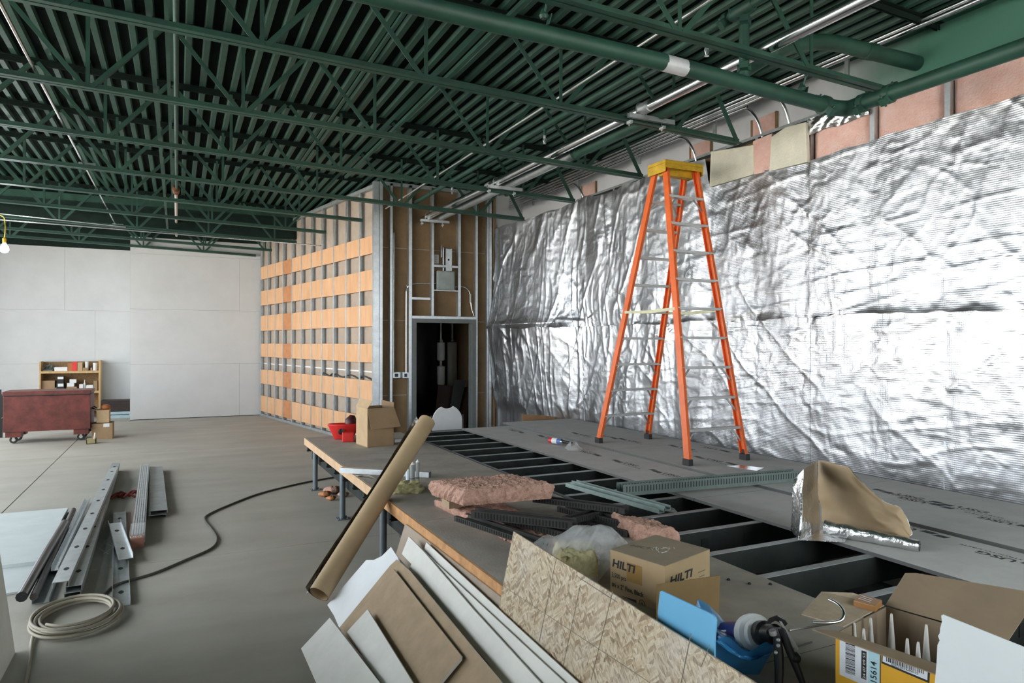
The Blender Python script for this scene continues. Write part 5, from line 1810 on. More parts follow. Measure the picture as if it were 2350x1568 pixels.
# spray can and plastic scraps
a, b_ = onz(1262, 1010, ZT + TH + 0.033), onz(1296, 1014, ZT + TH + 0.033)
d = (b_ - a).normalized()
cn = thing('spray_can', a, 'red white and blue spray can lying on the grey panels left of the ladder', 'can')
ln = 0.24
MB().lathe(a, d, [(0.026, 0), (0.033, 0.006), (0.033, 0.05)], 16).build('red_end', RED, cn, smooth=40)
MB().lathe(a + d * 0.05, d, [(0.033, 0), (0.033, 0.07)], 16).build('white_band', PAPER, cn, smooth=40)
MB().lathe(a + d * 0.12, d, [(0.033, 0), (0.033, 0.06)], 16).build('blue_band', mat('blue_print', (0.10, 0.16, 0.42), .4), cn, smooth=40)
MB().lathe(a + d * 0.18, d, [(0.033, 0), (0.030, 0.012), (0.024, 0.02)], 16).build('steel_dome', CHROME, cn, smooth=40)
MB().lathe(a + d * 0.20, d, [(0.018, 0), (0.016, 0.06), (0.008, 0.12)], 12).build('black_nozzle', BLACK, cn, smooth=40)
c = onz(1318, 1031, ZT)
o = MB().grid(lambda u_, v_: c + Vector((math.cos(u_ * 6.283) * 0.09 * (0.4 + v_ * .6) * (1 + .25 * math.sin(u_ * 25)), math.sin(u_ * 6.283) * 0.13 * (0.4 + v_ * .6), 0.002 + 0.06 * (1 - v_) * (1 + .4 * math.sin(u_ * 19 + v_ * 4)))), 26, 6).build('plastic_scrap', film, smooth=180)
tag(o, 'crumpled clear plastic scrap on the grey panels near the spray can', 'scrap')
q = [onz(x_, y_, ZT + TH + 0.0005) for x_, y_ in ((1668, 1068), (1700, 1066), (1755, 1072), (1738, 1079))]
tag(MB().poly(q, up * 0.002).build('steel_plate', CHROME), 'thin shiny steel plate on the panels right of the ladder', 'plate')

# white folding chair in front of the doorway
YCH = 9.6
cx0, cx1 = ony(993, 960, YCH).x, ony(1062, 960, YCH).x
cw = cx1 - cx0
zc0, zc1 = ony(1027, 988, YCH).z, ony(1027, 932, YCH).z
ch = thing('folding_chair', ((cx0 + cx1) / 2, YCH, 0), 'folding chair with a rounded white backrest standing in front of the dark doorway', 'chair')
out = []
for k in range(41):
    a = math.pi * k / 40
    x_ = math.cos(a)
    z_ = math.sin(a)
    zz = zc0 + (zc1 - zc0) * (0.36 + 0.66 * z_)
    if abs(x_) < 0.34:
        zz -= 0.05 * math.cos(x_ / 0.34 * math.pi / 2) ** 0.5
    out.append(Vector(((cx0 + cx1) / 2 + cw / 2 * x_, YCH, zz)))
pts = [Vector((cx1, YCH, zc0))] + out + [Vector((cx0, YCH, zc0))]
MB().poly(pts, (0, 0.025, 0)).build('backrest', WHITE, ch, bevel=0.006)
for x_ in (cx0 - 0.012, cx1 + 0.012):
    MB().tube([(x_, YCH + 0.015, zc0 + 0.22), (x_, YCH + 0.015, zc0 - 0.1), (x_, YCH - 0.18, 0.0)], 0.011, 8).build('leg', BLACK, ch, smooth=50)
    MB().tube([(x_, YCH + 0.02, 0.40), (x_, YCH + 0.36, 0.0)], 0.011, 8).build('leg', BLACK, ch, smooth=50)
MB().box(cx0, cx1, YCH - 0.36, YCH - 0.0, 0.40, 0.425).build('seat', BLACK, ch, bevel=0.006)

# inside the dark room: white tanks with pipes, boards
for k, (px, w_, top_, bot_, lab) in enumerate(((1012, 17, 788, 884, 'left of two white cylinders hanging in the dark room'), (1038, 21, 787, 890, 'right of two white cylinders hanging in the dark room'))):
    YT = 12.9
    a, b_ = ony(px, bot_, YT), ony(px, top_, YT)
    r = (ony(px + w_ / 2, 800, YT).x - ony(px - w_ / 2, 800, YT).x) / 2
    t = thing('white_tank', (a.x, YT, a.z), lab, 'tank', 'white cylinders in the dark room')
    if k == 0:
        m0, m1 = ony(px, 832, YT).z, ony(px, 842, YT).z
        m0, m1 = min(m0, m1), max(m0, m1)
        pf = [(r * .9, 0), (r, .02), (r, m0 - a.z), (r * .3, m0 - a.z + .02), (r * .3, m1 - a.z + .02), (r, m1 - a.z + .04), (r, b_.z - a.z), (r * .9, b_.z - a.z + .01)]
    else:
        pf = [(r * .9, 0), (r, .02), (r, b_.z - a.z), (r * .9, b_.z - a.z + .01)]
    MB().lathe((a.x, YT, a.z), (0, 0, 1), pf, 18).build('tank_body', WHITE, t, smooth=40)
    MB().tube([(a.x, YT, b_.z), (a.x, YT, 2.98)], 0.018 if k == 0 else 0.028, 10).lathe((a.x, YT, b_.z), (0, 0, 1), [(0.03, 0), (0.045, .02), (0.045, .05), (0.03, .07)], 12).build('riser_pipe', ALU, t, smooth=40)
    MB().tube([(a.x, YT + 0.05, 0.0), (a.x, YT + 0.05, a.z + .02)], 0.03, 10).build('stand_pipe', DARK, t)
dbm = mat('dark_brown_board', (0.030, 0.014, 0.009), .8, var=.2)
for k, (pp, m_, lab) in enumerate(((((1043, 872), (1070, 874), (1056, 935), (1034, 935)), mat('dark_grey_board', (0.03, 0.033, 0.031), .8), 'dark grey board leaning in the doorway behind the white chair'), (((1066, 890), (1079, 888), (1070, 985), (1052, 985)), dbm, 'reddish dark board leaning right of the dark grey board in the doorway'), (((1006, 884), (1040, 886), (1030, 960), (1000, 950)), dbm, 'reddish dark board leaning left of the dark grey board in the doorway'))):
    Yb = 11.9 + 0.08 * k
    P = [ony(x_, y_, Yb) for x_, y_ in pp]
    dx = P[3] - P[0]
    ex = [P[0], P[1], P[1] + (P[2] - P[1]) * (P[1].z / max(.01, (P[1].z - P[2].z))), P[0] + (P[3] - P[0]) * (P[0].z / max(.01, (P[0].z - P[3].z)))]
    ex[2].z = ex[3].z = 0
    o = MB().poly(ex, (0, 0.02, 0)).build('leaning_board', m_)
    tag(o, lab, 'board', 'dark boards inside the doorway')

# below the raised floor near the roll: dark crate and a reddish pot
c0 = onz(862, 1240, 0.0)
t = thing('dark_crate', c0, 'dark plastic crate under the raised floor behind the pipe leg', 'crate')
XC, YC2 = 1.75, 5.5
MB().box(XC, XC + 0.6, YC2, YC2 + 0.4, 0.0, 0.20).build('crate_body', mat('dark_crate_plastic', (0.05, 0.055, 0.06), .5), t, bevel=0.01)
MB().box(XC - 0.015, XC + 0.615, YC2 - 0.015, YC2 + 0.415, 0.20, 0.23).build('rim', STEELDARK, t, bevel=0.005)
o = MB().lathe((1.95, 5.62, 0.232), (0, 0, 1), [(0.05, 0), (0.08, .03), (0.085, .07), (0.05, .1), (0.02, .11)], 14).build('red_pot', mat('dull_red_pot', (0.16, 0.03, 0.02), .5), smooth=50)
tag(o, 'dull red pot on the dark crate under the raised floor', 'pot')

# ------------------------------------------------------------------ kraft faced foil roll leaning on the open edge
P0 = onz(734, 1366, 0.09)
Pc = Vector((EDGE - 0.075, onz(890, 1150, ZT).y, ZT + 0.035))
dv_ = (Pc - P0)
t_ = 1.0
while proj(P0 + dv_ * t_)[1] > 968 and t_ < 3:
    t_ += 0.01
PT = P0 + dv_ * t_
# meet the top pixel sideways by swinging about the foot
tgt = onp(981, 968, PT, (_s, _c, 0))
PT = tgt
ax = (PT - P0).normalized()
rl = thing('foil_roll', P0, 'tall roll of kraft backed foil leaning on the open edge of the raised floor', 'roll')
e1 = ax.cross(Vector((0, 0, 1))).normalized()
e2 = e1.cross(ax).normalized()
RR = 0.068
LR = (PT - P0).length


def spiral(name, a0, a1, r0, r1, m, off=0.0, z0=0.0, z1=1.0, wob=0.0):
    b_ = MB()

    def fn(u_, v_):
        a = a0 + (a1 - a0) * u_
        r = r0 + (r1 - r0) * u_ ** 7 + off
        zz = z0 + (z1 - z0) * v_
        wv = wob * math.sin(v_ * 7 + 1) * u_ ** 6
        return P0 + ax * (LR * zz) + (e1 * math.cos(a) + e2 * math.sin(a)) * (r + wv)
    b_.grid(fn, 44, 14)
    return b_.build(name, m, rl, smooth=180)


# which way the slit faces: towards the picture's left
lft = Vector((-_c, _s, 0))
aL = math.atan2(lft.dot(e2), lft.dot(e1))
tcv = (EYEV - P0.lerp(PT, .5)).normalized()
aC = math.atan2(tcv.dot(e2), tcv.dot(e1))
SG = 1 if math.sin(aC - aL) > 0 else -1
# the loose end comes round from behind and stands off on the left, leaving a dark slit
aE = aL + SG * 0.30
spiral('kraft_wrap', aE + SG * 0.25 - SG * 2 * math.pi, aE, RR, RR * 1.36, KRAFT, wob=0.006)
spiral('foil_inside', aE + SG * 0.25 - SG * 2 * math.pi, aE, RR, RR * 1.36, FOILEDGE, off=-0.003, wob=0.006)
spiral('inner_wrap', aE - SG * 1.9, aE + SG * 4.4, RR * 0.93, RR * 0.95, KRAFT, z1=0.985)
b_ = MB()
b_.grid(lambda u_, v_: P0 + ax * (LR * (-0.01 + 0.09 * v_)) + (e1 * math.cos(aL + .3 * u_) + e2 * math.sin(aL + .3 * u_)) * (RR * (1.12 + .35 * u_ * (1 - v_))), 10, 6)
b_.build('foil_curl', FOILEDGE, rl, smooth=180)
# ================================================================== boards leaning on the open edge
def clipz(pts, z0=0.004):
    out = []
    n = len(pts)
    for i in range(n):
        a, b_ = pts[i], pts[(i + 1) % n]
        ia, ib = a.z >= z0, b_.z >= z0
        if ia:
            out.append(a)
        if ia != ib:
            out.append(a.lerp(b_, (z0 - a.z) / (b_.z - a.z)))
    return out


def lean_plane(x5, x0):
    """plane through X = x5 at z = 0.5 and X = x0 on the floor, parallel to the open edge"""
    return Vector((x0, 0, 0)), Vector((0.5, 0, -(x5 - x0)))


def crop(x, y):
    return 680 + x / 4.04, 1180 + y / 4.04


def sheet(name, px, x5, x0, th, mface, label, cat, group, core=None, raw=False):
    p0, n = lean_plane(x5, x0)
    pts = [onp(*(p if raw else crop(*p)), p0, n) for p in px]
    pts = [p for p in pts]
    pts = clipz(pts)
    off = Vector((n.x, 0, n.z)).normalized() * th          # away from the hall, under the sheet
    if off.x < 0:
        off = -off
    t = MB()
    face = t.poly(pts, off)
    o = t.build(name, mface)
    if core:
        o.data.materials.append(core)
        for pl_i in o.data.polygons[2:]:
            pl_i.material_index = 1
    tag(o, label, cat, group)
    return o


GB = 'plasterboard offcuts leaning on the open edge'
sheet('plasterboard_offcut', [(1015, 95), (1905, 770), (2000, 840), (1500, 1000), (930, 380)], 1.376, 1.225, 0.0127, TANBOARD, 'pinkish tan board at the back of the leaning offcuts, against the orange edge', 'board', GB, GYPSUM)
sheet('plasterboard_offcut', [(1212, 265), (2100, 1082), (2900, 1810), (2500, 1900), (1150, 480)], 1.345, 1.05, 0.0127, BOARD, 'white offcut nearest the orange edge in the leaning stack, long and narrow', 'board', GB, GYPSUM)
sheet('plasterboard_offcut', [(1168, 330), (2100, 1195), (2900, 1930), (2400, 2000), (1150, 520)], 1.322, 1.02, 0.0127, BOARD, 'second white offcut from the orange edge, showing as a thin strip', 'board', GB, GYPSUM)
sheet('plasterboard_offcut', [(1050, 212), (1182, 345), (1650, 885), (2100, 1375), (2500, 1810), (1990, 1800), (1800, 1395), (1600, 1180), (1050, 520), (1075, 468), (985, 375)], 1.298, 0.98, 0.0127, BOARD, 'large white offcut in the middle of the leaning stack, with a chipped corner', 'board', GB, GYPSUM)
sheet('plasterboard_offcut', [(885, 310), (950, 410), (1000, 620), (700, 1100), (405, 1055), (360, 950), (297, 850), (655, 433), (725, 432), (800, 395)], 1.270, 0.86, 0.0127, mat('bluish_white_board', (0.82, 0.85, 0.87), .8, var=.03), 'bright white torn offcut with its tip beside the foil roll', 'board', GB, GYPSUM)
sheet('plasterboard_offcut', [(940, 425), (1050, 520), (1600, 1185), (1950, 1600), (1400, 1650), (500, 1180), (412, 1058), (880, 480)], 1.240, 0.81, 0.0127, BOARDBACK, 'long brown backed offcut lying over the bright white torn one', 'board', GB, GYPSUM)
sheet('plasterboard_offcut', [(905, 508), (1535, 1312), (1530, 1345), (1345, 1570), (1200, 1750), (600, 1300), (425, 1090)], 1.208, 0.755, 0.0127, BOARDBACK, 'square brown backed offcut with white cut edges, front of the brown ones', 'board', GB, GYPSUM)
sheet('plasterboard_offcut', [(670, 890), (1095, 1570), (1200, 1750), (950, 1800), (800, 1570), (478, 1100)], 1.165, 0.67, 0.0127, BOARD, 'narrow pale offcut lying over the square brown one', 'board', GB, GYPSUM)
sheet('plasterboard_offcut', [(320, 968), (785, 1570), (900, 1750), (300, 1750), (195, 1570), (55, 1255)], 1.12, 0.58, 0.0127, BOARD, 'pale offcut at the very front of the leaning stack, lowest to the left', 'board', GB, GYPSUM)


# ------------------------------------------------------------------ oriented strand board
def osb_mat():
    m = bpy.data.materials.new('oriented_strand_board')
    m.use_nodes = True
    nt = m.node_tree
    b = nt.nodes['Principled BSDF']
    b.inputs['Roughness'].default_value = 0.6
    tc = nt.nodes.new('ShaderNodeTexCoord')
    layers = []
    for k, (rot, sc, ang) in enumerate(((0.5, (1, 9, 22), 0.4), (-0.6, (1, 8, 20), -0.7), (1.4, (1, 7, 18), 1.2))):
        mp = nt.nodes.new('ShaderNodeMapping')
        mp.vector_type = 'TEXTURE'
        mp.inputs['Rotation'].default_value = (ang, 0, 0)
        mp.inputs['Scale'].default_value = (10.0, 0.036 + 0.016 * k, 0.0075 + 0.0035 * k)
        wn = nt.nodes.new('ShaderNodeTexNoise'); wn.inputs['Scale'].default_value = 9
        ad = nt.nodes.new('ShaderNodeMix'); ad.data_type = 'RGBA'; ad.blend_type = 'LINEAR_LIGHT'; ad.inputs[0].default_value = 0.014
        v = nt.nodes.new('ShaderNodeTexVoronoi')
        v.inputs['Scale'].default_value = 1.0
        nt.links.new(tc.outputs['Object'], ad.inputs[6]); nt.links.new(tc.outputs['Object'], wn.inputs['Vector']); nt.links.new(wn.outputs[1], ad.inputs[7])
        nt.links.new(ad.outputs[2], mp.inputs[0])
        nt.links.new(mp.outputs[0], v.inputs['Vector'])
        sp = nt.nodes.new('ShaderNodeSeparateColor')
        nt.links.new(v.outputs['Color'], sp.inputs[0])
        layers.append(sp)
    r = [nt.nodes.new('ShaderNodeValToRGB') for _ in range(2)]
    cols = [(0.0, (0.27, 0.18, 0.10)), (0.25, (0.44, 0.33, 0.20)), (0.6, (0.56, 0.45, 0.30)), (1.0, (0.66, 0.57, 0.43))]
    for rr in r:
        rr.color_ramp.elements[0].color = (*cols[0][1], 1)
        rr.color_ramp.elements[1].color = (*cols[3][1], 1)
        for p, c in cols[1:3]:
            e = rr.color_ramp.elements.new(p); e.color = (*c, 1)
    nt.links.new(layers[0].outputs[0], r[0].inputs[0])
    nt.links.new(layers[1].outputs[0], r[1].inputs[0])
    mx = nt.nodes.new('ShaderNodeMix'); mx.data_type = 'RGBA'
    gt = nt.nodes.new('ShaderNodeMath'); gt.operation = 'GREATER_THAN'; gt.inputs[1].default_value = 0.5
    nt.links.new(layers[2].outputs[1], gt.inputs[0])
    nt.links.new(gt.outputs[0], mx.inputs[0]); nt.links.new(r[0].outputs[0], mx.inputs[6]); nt.links.new(r[1].outputs[0], mx.inputs[7])
    # whitish dust smears
    dn_ = nt.nodes.new('ShaderNodeTexNoise'); dn_.inputs['Scale'].default_value = 3.5; dn_.inputs['Detail'].default_value = 5
    dr_ = nt.nodes.new('ShaderNodeValToRGB')
    dr_.color_ramp.elements[0].position, dr_.color_ramp.elements[1].position = 0.52, 0.75
    dr_.color_ramp.elements[0].color = (0, 0, 0, 1); dr_.color_ramp.elements[1].color = (0.6, 0.6, 0.6, 1)
    m2 = nt.nodes.new('ShaderNodeMix'); m2.data_type = 'RGBA'
    m2.inputs[7].default_value = (0.58, 0.56, 0.51, 1)
    nt.links.new(tc.outputs['Object'], dn_.inputs['Vector']); nt.links.new(dn_.outputs[0], dr_.inputs[0])
    nt.links.new(dr_.outputs[0], m2.inputs[0]); nt.links.new(mx.outputs[2], m2.inputs[6])
    # fine dark fibres
    fm = nt.nodes.new('ShaderNodeMapping'); fm.vector_type = 'TEXTURE'
    fm.inputs['Rotation'].default_value = (0.7, 0, 0); fm.inputs['Scale'].default_value = (10, 0.03, 0.004)
    fn_ = nt.nodes.new('ShaderNodeTexNoise'); fn_.inputs['Scale'].default_value = 1.0; fn_.inputs['Detail'].default_value = 4
    fr2 = nt.nodes.new('ShaderNodeValToRGB')
    fr2.color_ramp.elements[0].position, fr2.color_ramp.elements[1].position = 0.32, 0.5
    fr2.color_ramp.elements[0].color = (0.62, 0.55, 0.47, 1); fr2.color_ramp.elements[1].color = (1, 1, 1, 1)
    m3 = nt.nodes.new('ShaderNodeMix'); m3.data_type = 'RGBA'; m3.blend_type = 'MULTIPLY'; m3.inputs[0].default_value = 1.0
    nt.links.new(tc.outputs['Object'], fm.inputs[0]); nt.links.new(fm.outputs[0], fn_.inputs['Vector']); nt.links.new(fn_.outputs[0], fr2.inputs[0])
    nt.links.new(m2.outputs[2], m3.inputs[6]); nt.links.new(fr2.outputs[0], m3.inputs[7])
    nt.links.new(m3.outputs[2], b.inputs['Base Color'])
    return m


OSB = osb_mat()
OX5, OX0 = 1.362, 1.20
p0, n = lean_plane(OX5, OX0)
TL, TR = onp(1180, 1220, p0, n), onp(1775, 1590, p0, n)
BLm = onp(1148, 1390, p0, n)
dl = (BLm - TL) / (TL.z - BLm.z)
BL = TL + dl * (TL.z - 0.004)
BR = TR + Vector((-(OX5 - OX0) / 0.5 * (TR.z - 0.004), 0, -(TR.z - 0.004)))
offv = Vector((n.x, 0, n.z)).normalized() * 0.012
if offv.x < 0:
    offv = -offv
ob = thing('strand_board', BL, 'big upright strand board sheet leaning on the open edge in the foreground', 'board')
MB().poly([TL, TR, BR, BL], offv).build('board_sheet', OSB, ob)
# pencilled layout lines across the board
def strip_on(p, q, wd, m, nm, parent, nrm):
    p, q = Vector(p), Vector(q)
    d = (q - p).normalized()
    s_ = d.cross(Vector(nrm)).normalized() * wd / 2
    b_ = MB().add([p - s_, q - s_, q + s_, p + s_], [(0, 1, 2, 3)])
    return b_.build(nm, m, parent)


nn = -offv.normalized()
PENC = mat('faint_grey_line', (0.20, 0.17, 0.13), .8)
for (a, b_) in (((1278, 1285), (1240, 1475)), ((1334, 1345), (1295, 1530)), ((1409, 1355), (1360, 1560)), ((1589, 1452), (1566, 1568)), ((1632, 1478), (1612, 1530)), ((1152, 1342), (1700, 1700)), ((1330, 1325), (1420, 1382))):
    P, Q = onp(*a, p0, n) + nn * 0.0008, onp(*b_, p0, n) + nn * 0.0008
    if Q.z < 0.01:
        continue
    strip_on(P, Q, 0.003 if b_[0] < 1600 else 0.002, PENC, 'pencil_line', ob, nn)

# ------------------------------------------------------------------ printed carton
ZB = 0.75
Lh, Fh, Rh = onz(1402.7, 1261, ZB), onz(1528, 1299.4, ZB), onz(1630.7, 1260, ZB)
Rh = Fh + (Rh - Fh)
Bh = Lh + Rh - Fh
hd = Vector((0, 0, -(ZB - ZT - 0.001)))
hb = thing('printed_carton', Fh + hd, 'closed brown carton of screws with bold black brand lettering, behind the strand board', 'box')
CARDH = mat('kraft_carton', (0.44, 0.315, 0.175), .8, var=.06, scale=5)
CARDTOP = mat('darker_carton_top', (0.30, 0.235, 0.165), .85, var=.08, scale=6)  # top flaps a darker brown than the carton sides
MB().add([Fh + hd, Rh + hd, Bh + hd, Lh + hd, Fh, Rh, Bh, Lh], [(3, 2, 1, 0), (0, 1, 5, 4), (1, 2, 6, 5), (2, 3, 7, 6), (3, 0, 4, 7)]).build('carton_body', CARDH, hb)
up_off = Vector((0, 0, 0.002))
mid0, mid1 = Lh.lerp(Bh, .5), Fh.lerp(Rh, .5)
MB().poly([Lh + up_off * .1, Fh + up_off * .1, mid1 + up_off * .1 + Vector((0, .0015, 0)), mid0 + up_off * .1], up_off).build('top_flap', CARDTOP, hb)
MB().poly([mid0 + up_off * .1 + (Bh - Lh) * 0.008, mid1 + up_off * .1 + (Bh - Lh) * 0.008, Rh + up_off * .1, Bh + up_off * .1], up_off).build('top_flap', CARDTOP, hb)
ul = (Fh - Lh).normalized(); Wl = (Fh - Lh).length
ur = (Rh - Fh).normalized(); Wr = (Rh - Fh).length
nl = ul.cross(Vector((0, 0, 1))); nr = ur.cross(Vector((0, 0, 1)))
HB = ZB - ZT


def on_left(fx, fz):
    return Lh + ul * (Wl * fx) + Vector((0, 0, -HB * fz))


def on_right(fx, fz):
    return Fh + ur * (Wr * fx) + Vector((0, 0, -HB * fz))


Z1 = Vector((0, 0, 1))
lettering('brand_lettering', 'HILTI', on_left(0.04, 0.36), ul, Z1, 0.034, INK, hb, width=Wl * 0.44, bold=0.035, shear=0.15)
lettering('printed_lettering', '3,500 pcs', on_left(0.03, 0.60), ul, Z1, 0.020, INK, hb, width=Wl * 0.28, bold=0.02)
lettering('printed_lettering', '#6 x 2" Fine, Black', on_left(0.03, 0.82), ul, Z1, 0.020, INK, hb, width=Wl * 0.60, bold=0.02)
lettering('brand_lettering', 'HILTI', on_right(0.10, 0.44), ur, Z1, 0.034, INK, hb, width=Wr * 0.50, bold=0.035, shear=0.15)
GOLD = mat('clear_brown_tape', (0.36, 0.22, 0.075), .3)
p = on_left(0.32, 0.16)
MB().poly([p, p + ul * Wl * .28, p + ul * Wl * .28 - Z1 * HB * .42, p - Z1 * HB * .42], nl * 0.0004).build('tape_patch', GOLD, hb)
lettering('printed_lettering', 'HILTI', Lh + (Bh - Lh) * 0.30 + ul * 0.03 + Z1 * 0.0025, ul * 1.0 + (Bh - Lh).normalized() * .3, (Bh - Lh), 0.03, mat('faded_ink', (0.16, 0.12, 0.085), .8), hb, width=0.11, bold=0.03)
for k in range(4):
    q = on_right(0.72 + 0.02 * (k % 2), 0.42 + 0.11 * k)
    strip_on(q + nr * .0006, q + ur * Wr * (.17 - .03 * (k % 2)) + nr * .0006, 0.004, mat('faded_ink', (0.16, 0.12, 0.085), .8), 'print_line', hb, nr)
# screw drawing and cross head mark
c = on_left(0.50, 0.97)
b_ = MB()
b_.add([c - ul * .10 + nl * .0006, c - Z1 * .006 + nl * .0006, c + ul * 0.0 + Z1 * .014 + nl * .0006, c - Z1 * -.006 + nl * .0006], [(0, 1, 2, 3)])
b_.build('screw_drawing', INK, hb)
cc = on_left(0.60, 0.97)
MB().tube([cc + (ul * math.cos(a) + Z1 * math.sin(a)) * 0.016 + nl * .0004 for a in [2 * math.pi * k / 16 for k in range(17)]], 0.0011, 4).tube([cc - ul * .008 + nl * .0004, cc + ul * .008 + nl * .0004], .0011, 4).tube([cc - Z1 * .008 + nl * .0004, cc + Z1 * .008 + nl * .0004], .0011, 4).build('cross_mark', INK, hb)
# white scribble on the lid
sc = Lh.lerp(Rh, .5) + Vector((0.0, -.01, .0026))
b_ = MB()
for k in range(14):
    a = sc + ur * random.uniform(-.05, .09) + ul * random.uniform(-.035, .035)
    b_.tube([a, a + ur * random.uniform(.01, .05) + ul * random.uniform(-.025, .01)], 0.0009, 4)
b_.build('white_scribble', PAPER, hb)

# ------------------------------------------------------------------ clear bag with yellow wool
BAG = bpy.data.materials.new('milky_clear_plastic')
BAG.use_nodes = True
nt = BAG.node_tree
bb_ = nt.nodes['Principled BSDF']
bb_.inputs['Base Color'].default_value = (0.80, 0.81, 0.82, 1)
bb_.inputs['Roughness'].default_value = 0.22
nz_ = nt.nodes.new('ShaderNodeTexNoise'); nz_.inputs['Scale'].default_value = 9; nz_.inputs['Detail'].default_value = 4
tcb = nt.nodes.new('ShaderNodeTexCoord'); nt.links.new(tcb.outputs['Object'], nz_.inputs['Vector'])
mrb = nt.nodes.new('ShaderNodeMapRange'); mrb.inputs[1].default_value, mrb.inputs[2].default_value = 0.3, 0.7
mrb.inputs[3].default_value, mrb.inputs[4].default_value = 0.22, 0.55
nt.links.new(nz_.outputs[0], mrb.inputs[0]); nt.links.new(mrb.outputs[0], bb_.inputs['Alpha'])
cb0 = onz(1330, 1330, ZT)
cb0 = Vector((1.74, 2.96, ZT))
bagt = thing('plastic_bag', cb0, 'crumpled clear plastic bag holding yellow wool between strand board and dark channels', 'bag')
ring_px = [(1250, 1229), (1268, 1234), (1292, 1224), (1318, 1206), (1345, 1206), (1355, 1208), (1378, 1204), (1402, 1210), (1422, 1228), (1442, 1248)]
top_ring = [onp(x_, y_, (1.80, 3.0, .6), (_s, _c, 0)) for x_, y_ in ring_px]
nb1, nb2 = vnoise(71), vnoise(72)


def bagfn(u_, v_):
    k = u_ * (len(top_ring) - 1)
    i = min(int(k), len(top_ring) - 2)
    T = top_ring[i].lerp(top_ring[i + 1], k - i)
    # v: 0 foot in front, .5 ridge, 1 foot behind
    foot_f = Vector((1.47 + 0.30 * u_, 3.10 - 0.33 * u_ + 0.03 * math.sin(u_ * 3.1), ZT + .004))
    foot_b = Vector((1.86 + 0.20 * u_, 3.34 - 0.28 * u_, ZT + .004))
    w_ = math.sin(v_ * math.pi) ** 0.75
    base_ = foot_f.lerp(foot_b, v_)
    P = base_ + (T - foot_f.lerp(foot_b, .5)) * w_
    P.z = max(P.z, ZT + 0.003)
    s_ = float(nb1(np.array(u_ * 9.0), np.array(v_ * 7.0))) + .5 * float(nb2(np.array(u_ * 21.0), np.array(v_ * 17.0)))
    fold = max(0, 1 - abs(math.sin(u_ * 13 + v_ * 2)) * 4)
    return P + Vector((-.5, -.7, .3)) * (0.009 * s_ + 0.016 * fold) * w_


MB().grid(bagfn, 70, 40).build('film', BAG, bagt, smooth=180)
A_ = [Vector((1.66, 2.90, ZT)), Vector((1.80, 2.80, ZT)), Vector((1.90, 2.98, ZT)), Vector((1.74, 3.10, ZT))]
fuzzy('yellow_wool', mat('yellow_wool', (0.58, 0.52, 0.30), .95, var=.12, scale=25, bump=.6), *A_, 0.145, parent=bagt, nu=40, nv=34, amp=.012, seed=21)

# ------------------------------------------------------------------ cardboard flap, blue board, blue film
Lb, Rb = onz(1507, 1448, ZT + .001), onz(1652, 1408, ZT + .001)
nn2 = (Rb - Lb).cross(Z1)
P = [Lb, Rb, onp(1655, 1319, Lb, nn2), onp(1509, 1341, Lb, nn2)]
o = MB().poly(P, Vector((-nn2.x, -nn2.y, 0)).normalized() * 0.004).build('cardboard_piece', mat('brown_flap', (0.27, 0.17, 0.07), .8, var=.1))
tag(o, 'loose brown cardboard piece standing between the printed carton and blue board', 'cardboard')
BX_ = 1.50
o_pts = [(1516.7, 1357), (1520, 1355), (1630, 1405.5), (1638, 1410), (1643, 1416), (1645.5, 1424), (1642, 1476)]
P = [onx(x_, y_, BX_) for x_, y_ in o_pts]
b_l = onx(1511.7, 1405, BX_)
P.append(Vector((BX_, P[-1].y, ZT + .002)))
P.append(Vector((BX_, b_l.y - .02, ZT + .002)))
P.append(b_l)
o = MB().poly(P, (0.006, 0, 0)).build('blue_board', mat('sky_blue_plastic', (0.16, 0.46, 0.72), .5, var=.04))
tag(o, 'light blue rounded plastic board standing behind the strand board', 'board')
BLUE = bpy.data.materials.new('blue_film')
BLUE.use_nodes = True
q_ = BLUE.node_tree.nodes['Principled BSDF']
q_.inputs['Base Color'].default_value = (0.035, 0.24, 0.50, 1)
q_.inputs['Roughness'].default_value = 0.22
q_.inputs['Alpha'].default_value = 0.88
bf = thing('blue_film_bag', (1.6, 1.8, ZT), 'crumpled blue plastic film bag under the cartridge gun', 'bag')
dq = 2.52
R1 = [atd(x_, y_, dq + .12) for x_, y_ in ((1598, 1395), (1605, 1373), (1628, 1386), (1650, 1407), (1672, 1432), (1690, 1440))]
R2_ = [atd(x_, y_, dq + .05) for x_, y_ in ((1610, 1440), (1630, 1430), (1650, 1440), (1662, 1450), (1680, 1445), (1700, 1440))]
b_ = MB()
b_.grid(lambda u_, v_: (lambda k, i: R1[i].lerp(R1[i + 1], k - i).lerp(R2_[i].lerp(R2_[i + 1], k - i), v_))(u_ * 5, min(int(u_ * 5), 4)), 20, 8)
F1 = [atd(x_, y_, dq - .02) for x_, y_ in ((1643, 1438), (1668, 1450), (1700, 1460), (1730, 1478), (1760, 1487), (1784, 1482))]
F2 = [atd(x_, y_, dq - .22) for x_, y_ in ((1646, 1470), (1672, 1492), (1705, 1510), (1728, 1516), (1755, 1505), (1782, 1488))]
nf_ = vnoise(91)


def blf(u_, v_):
    k = u_ * 5
    i = min(int(k), 4)
    a, c = F1[i].lerp(F1[i + 1], k - i), F2[i].lerp(F2[i + 1], k - i)
    P = a.lerp(c, v_)
    return P + Vector((-.4, -.8, .3)) * (0.035 * math.sin(v_ * 3.14) + 0.014 * float(nf_(np.array(u_ * 11), np.array(v_ * 9))))


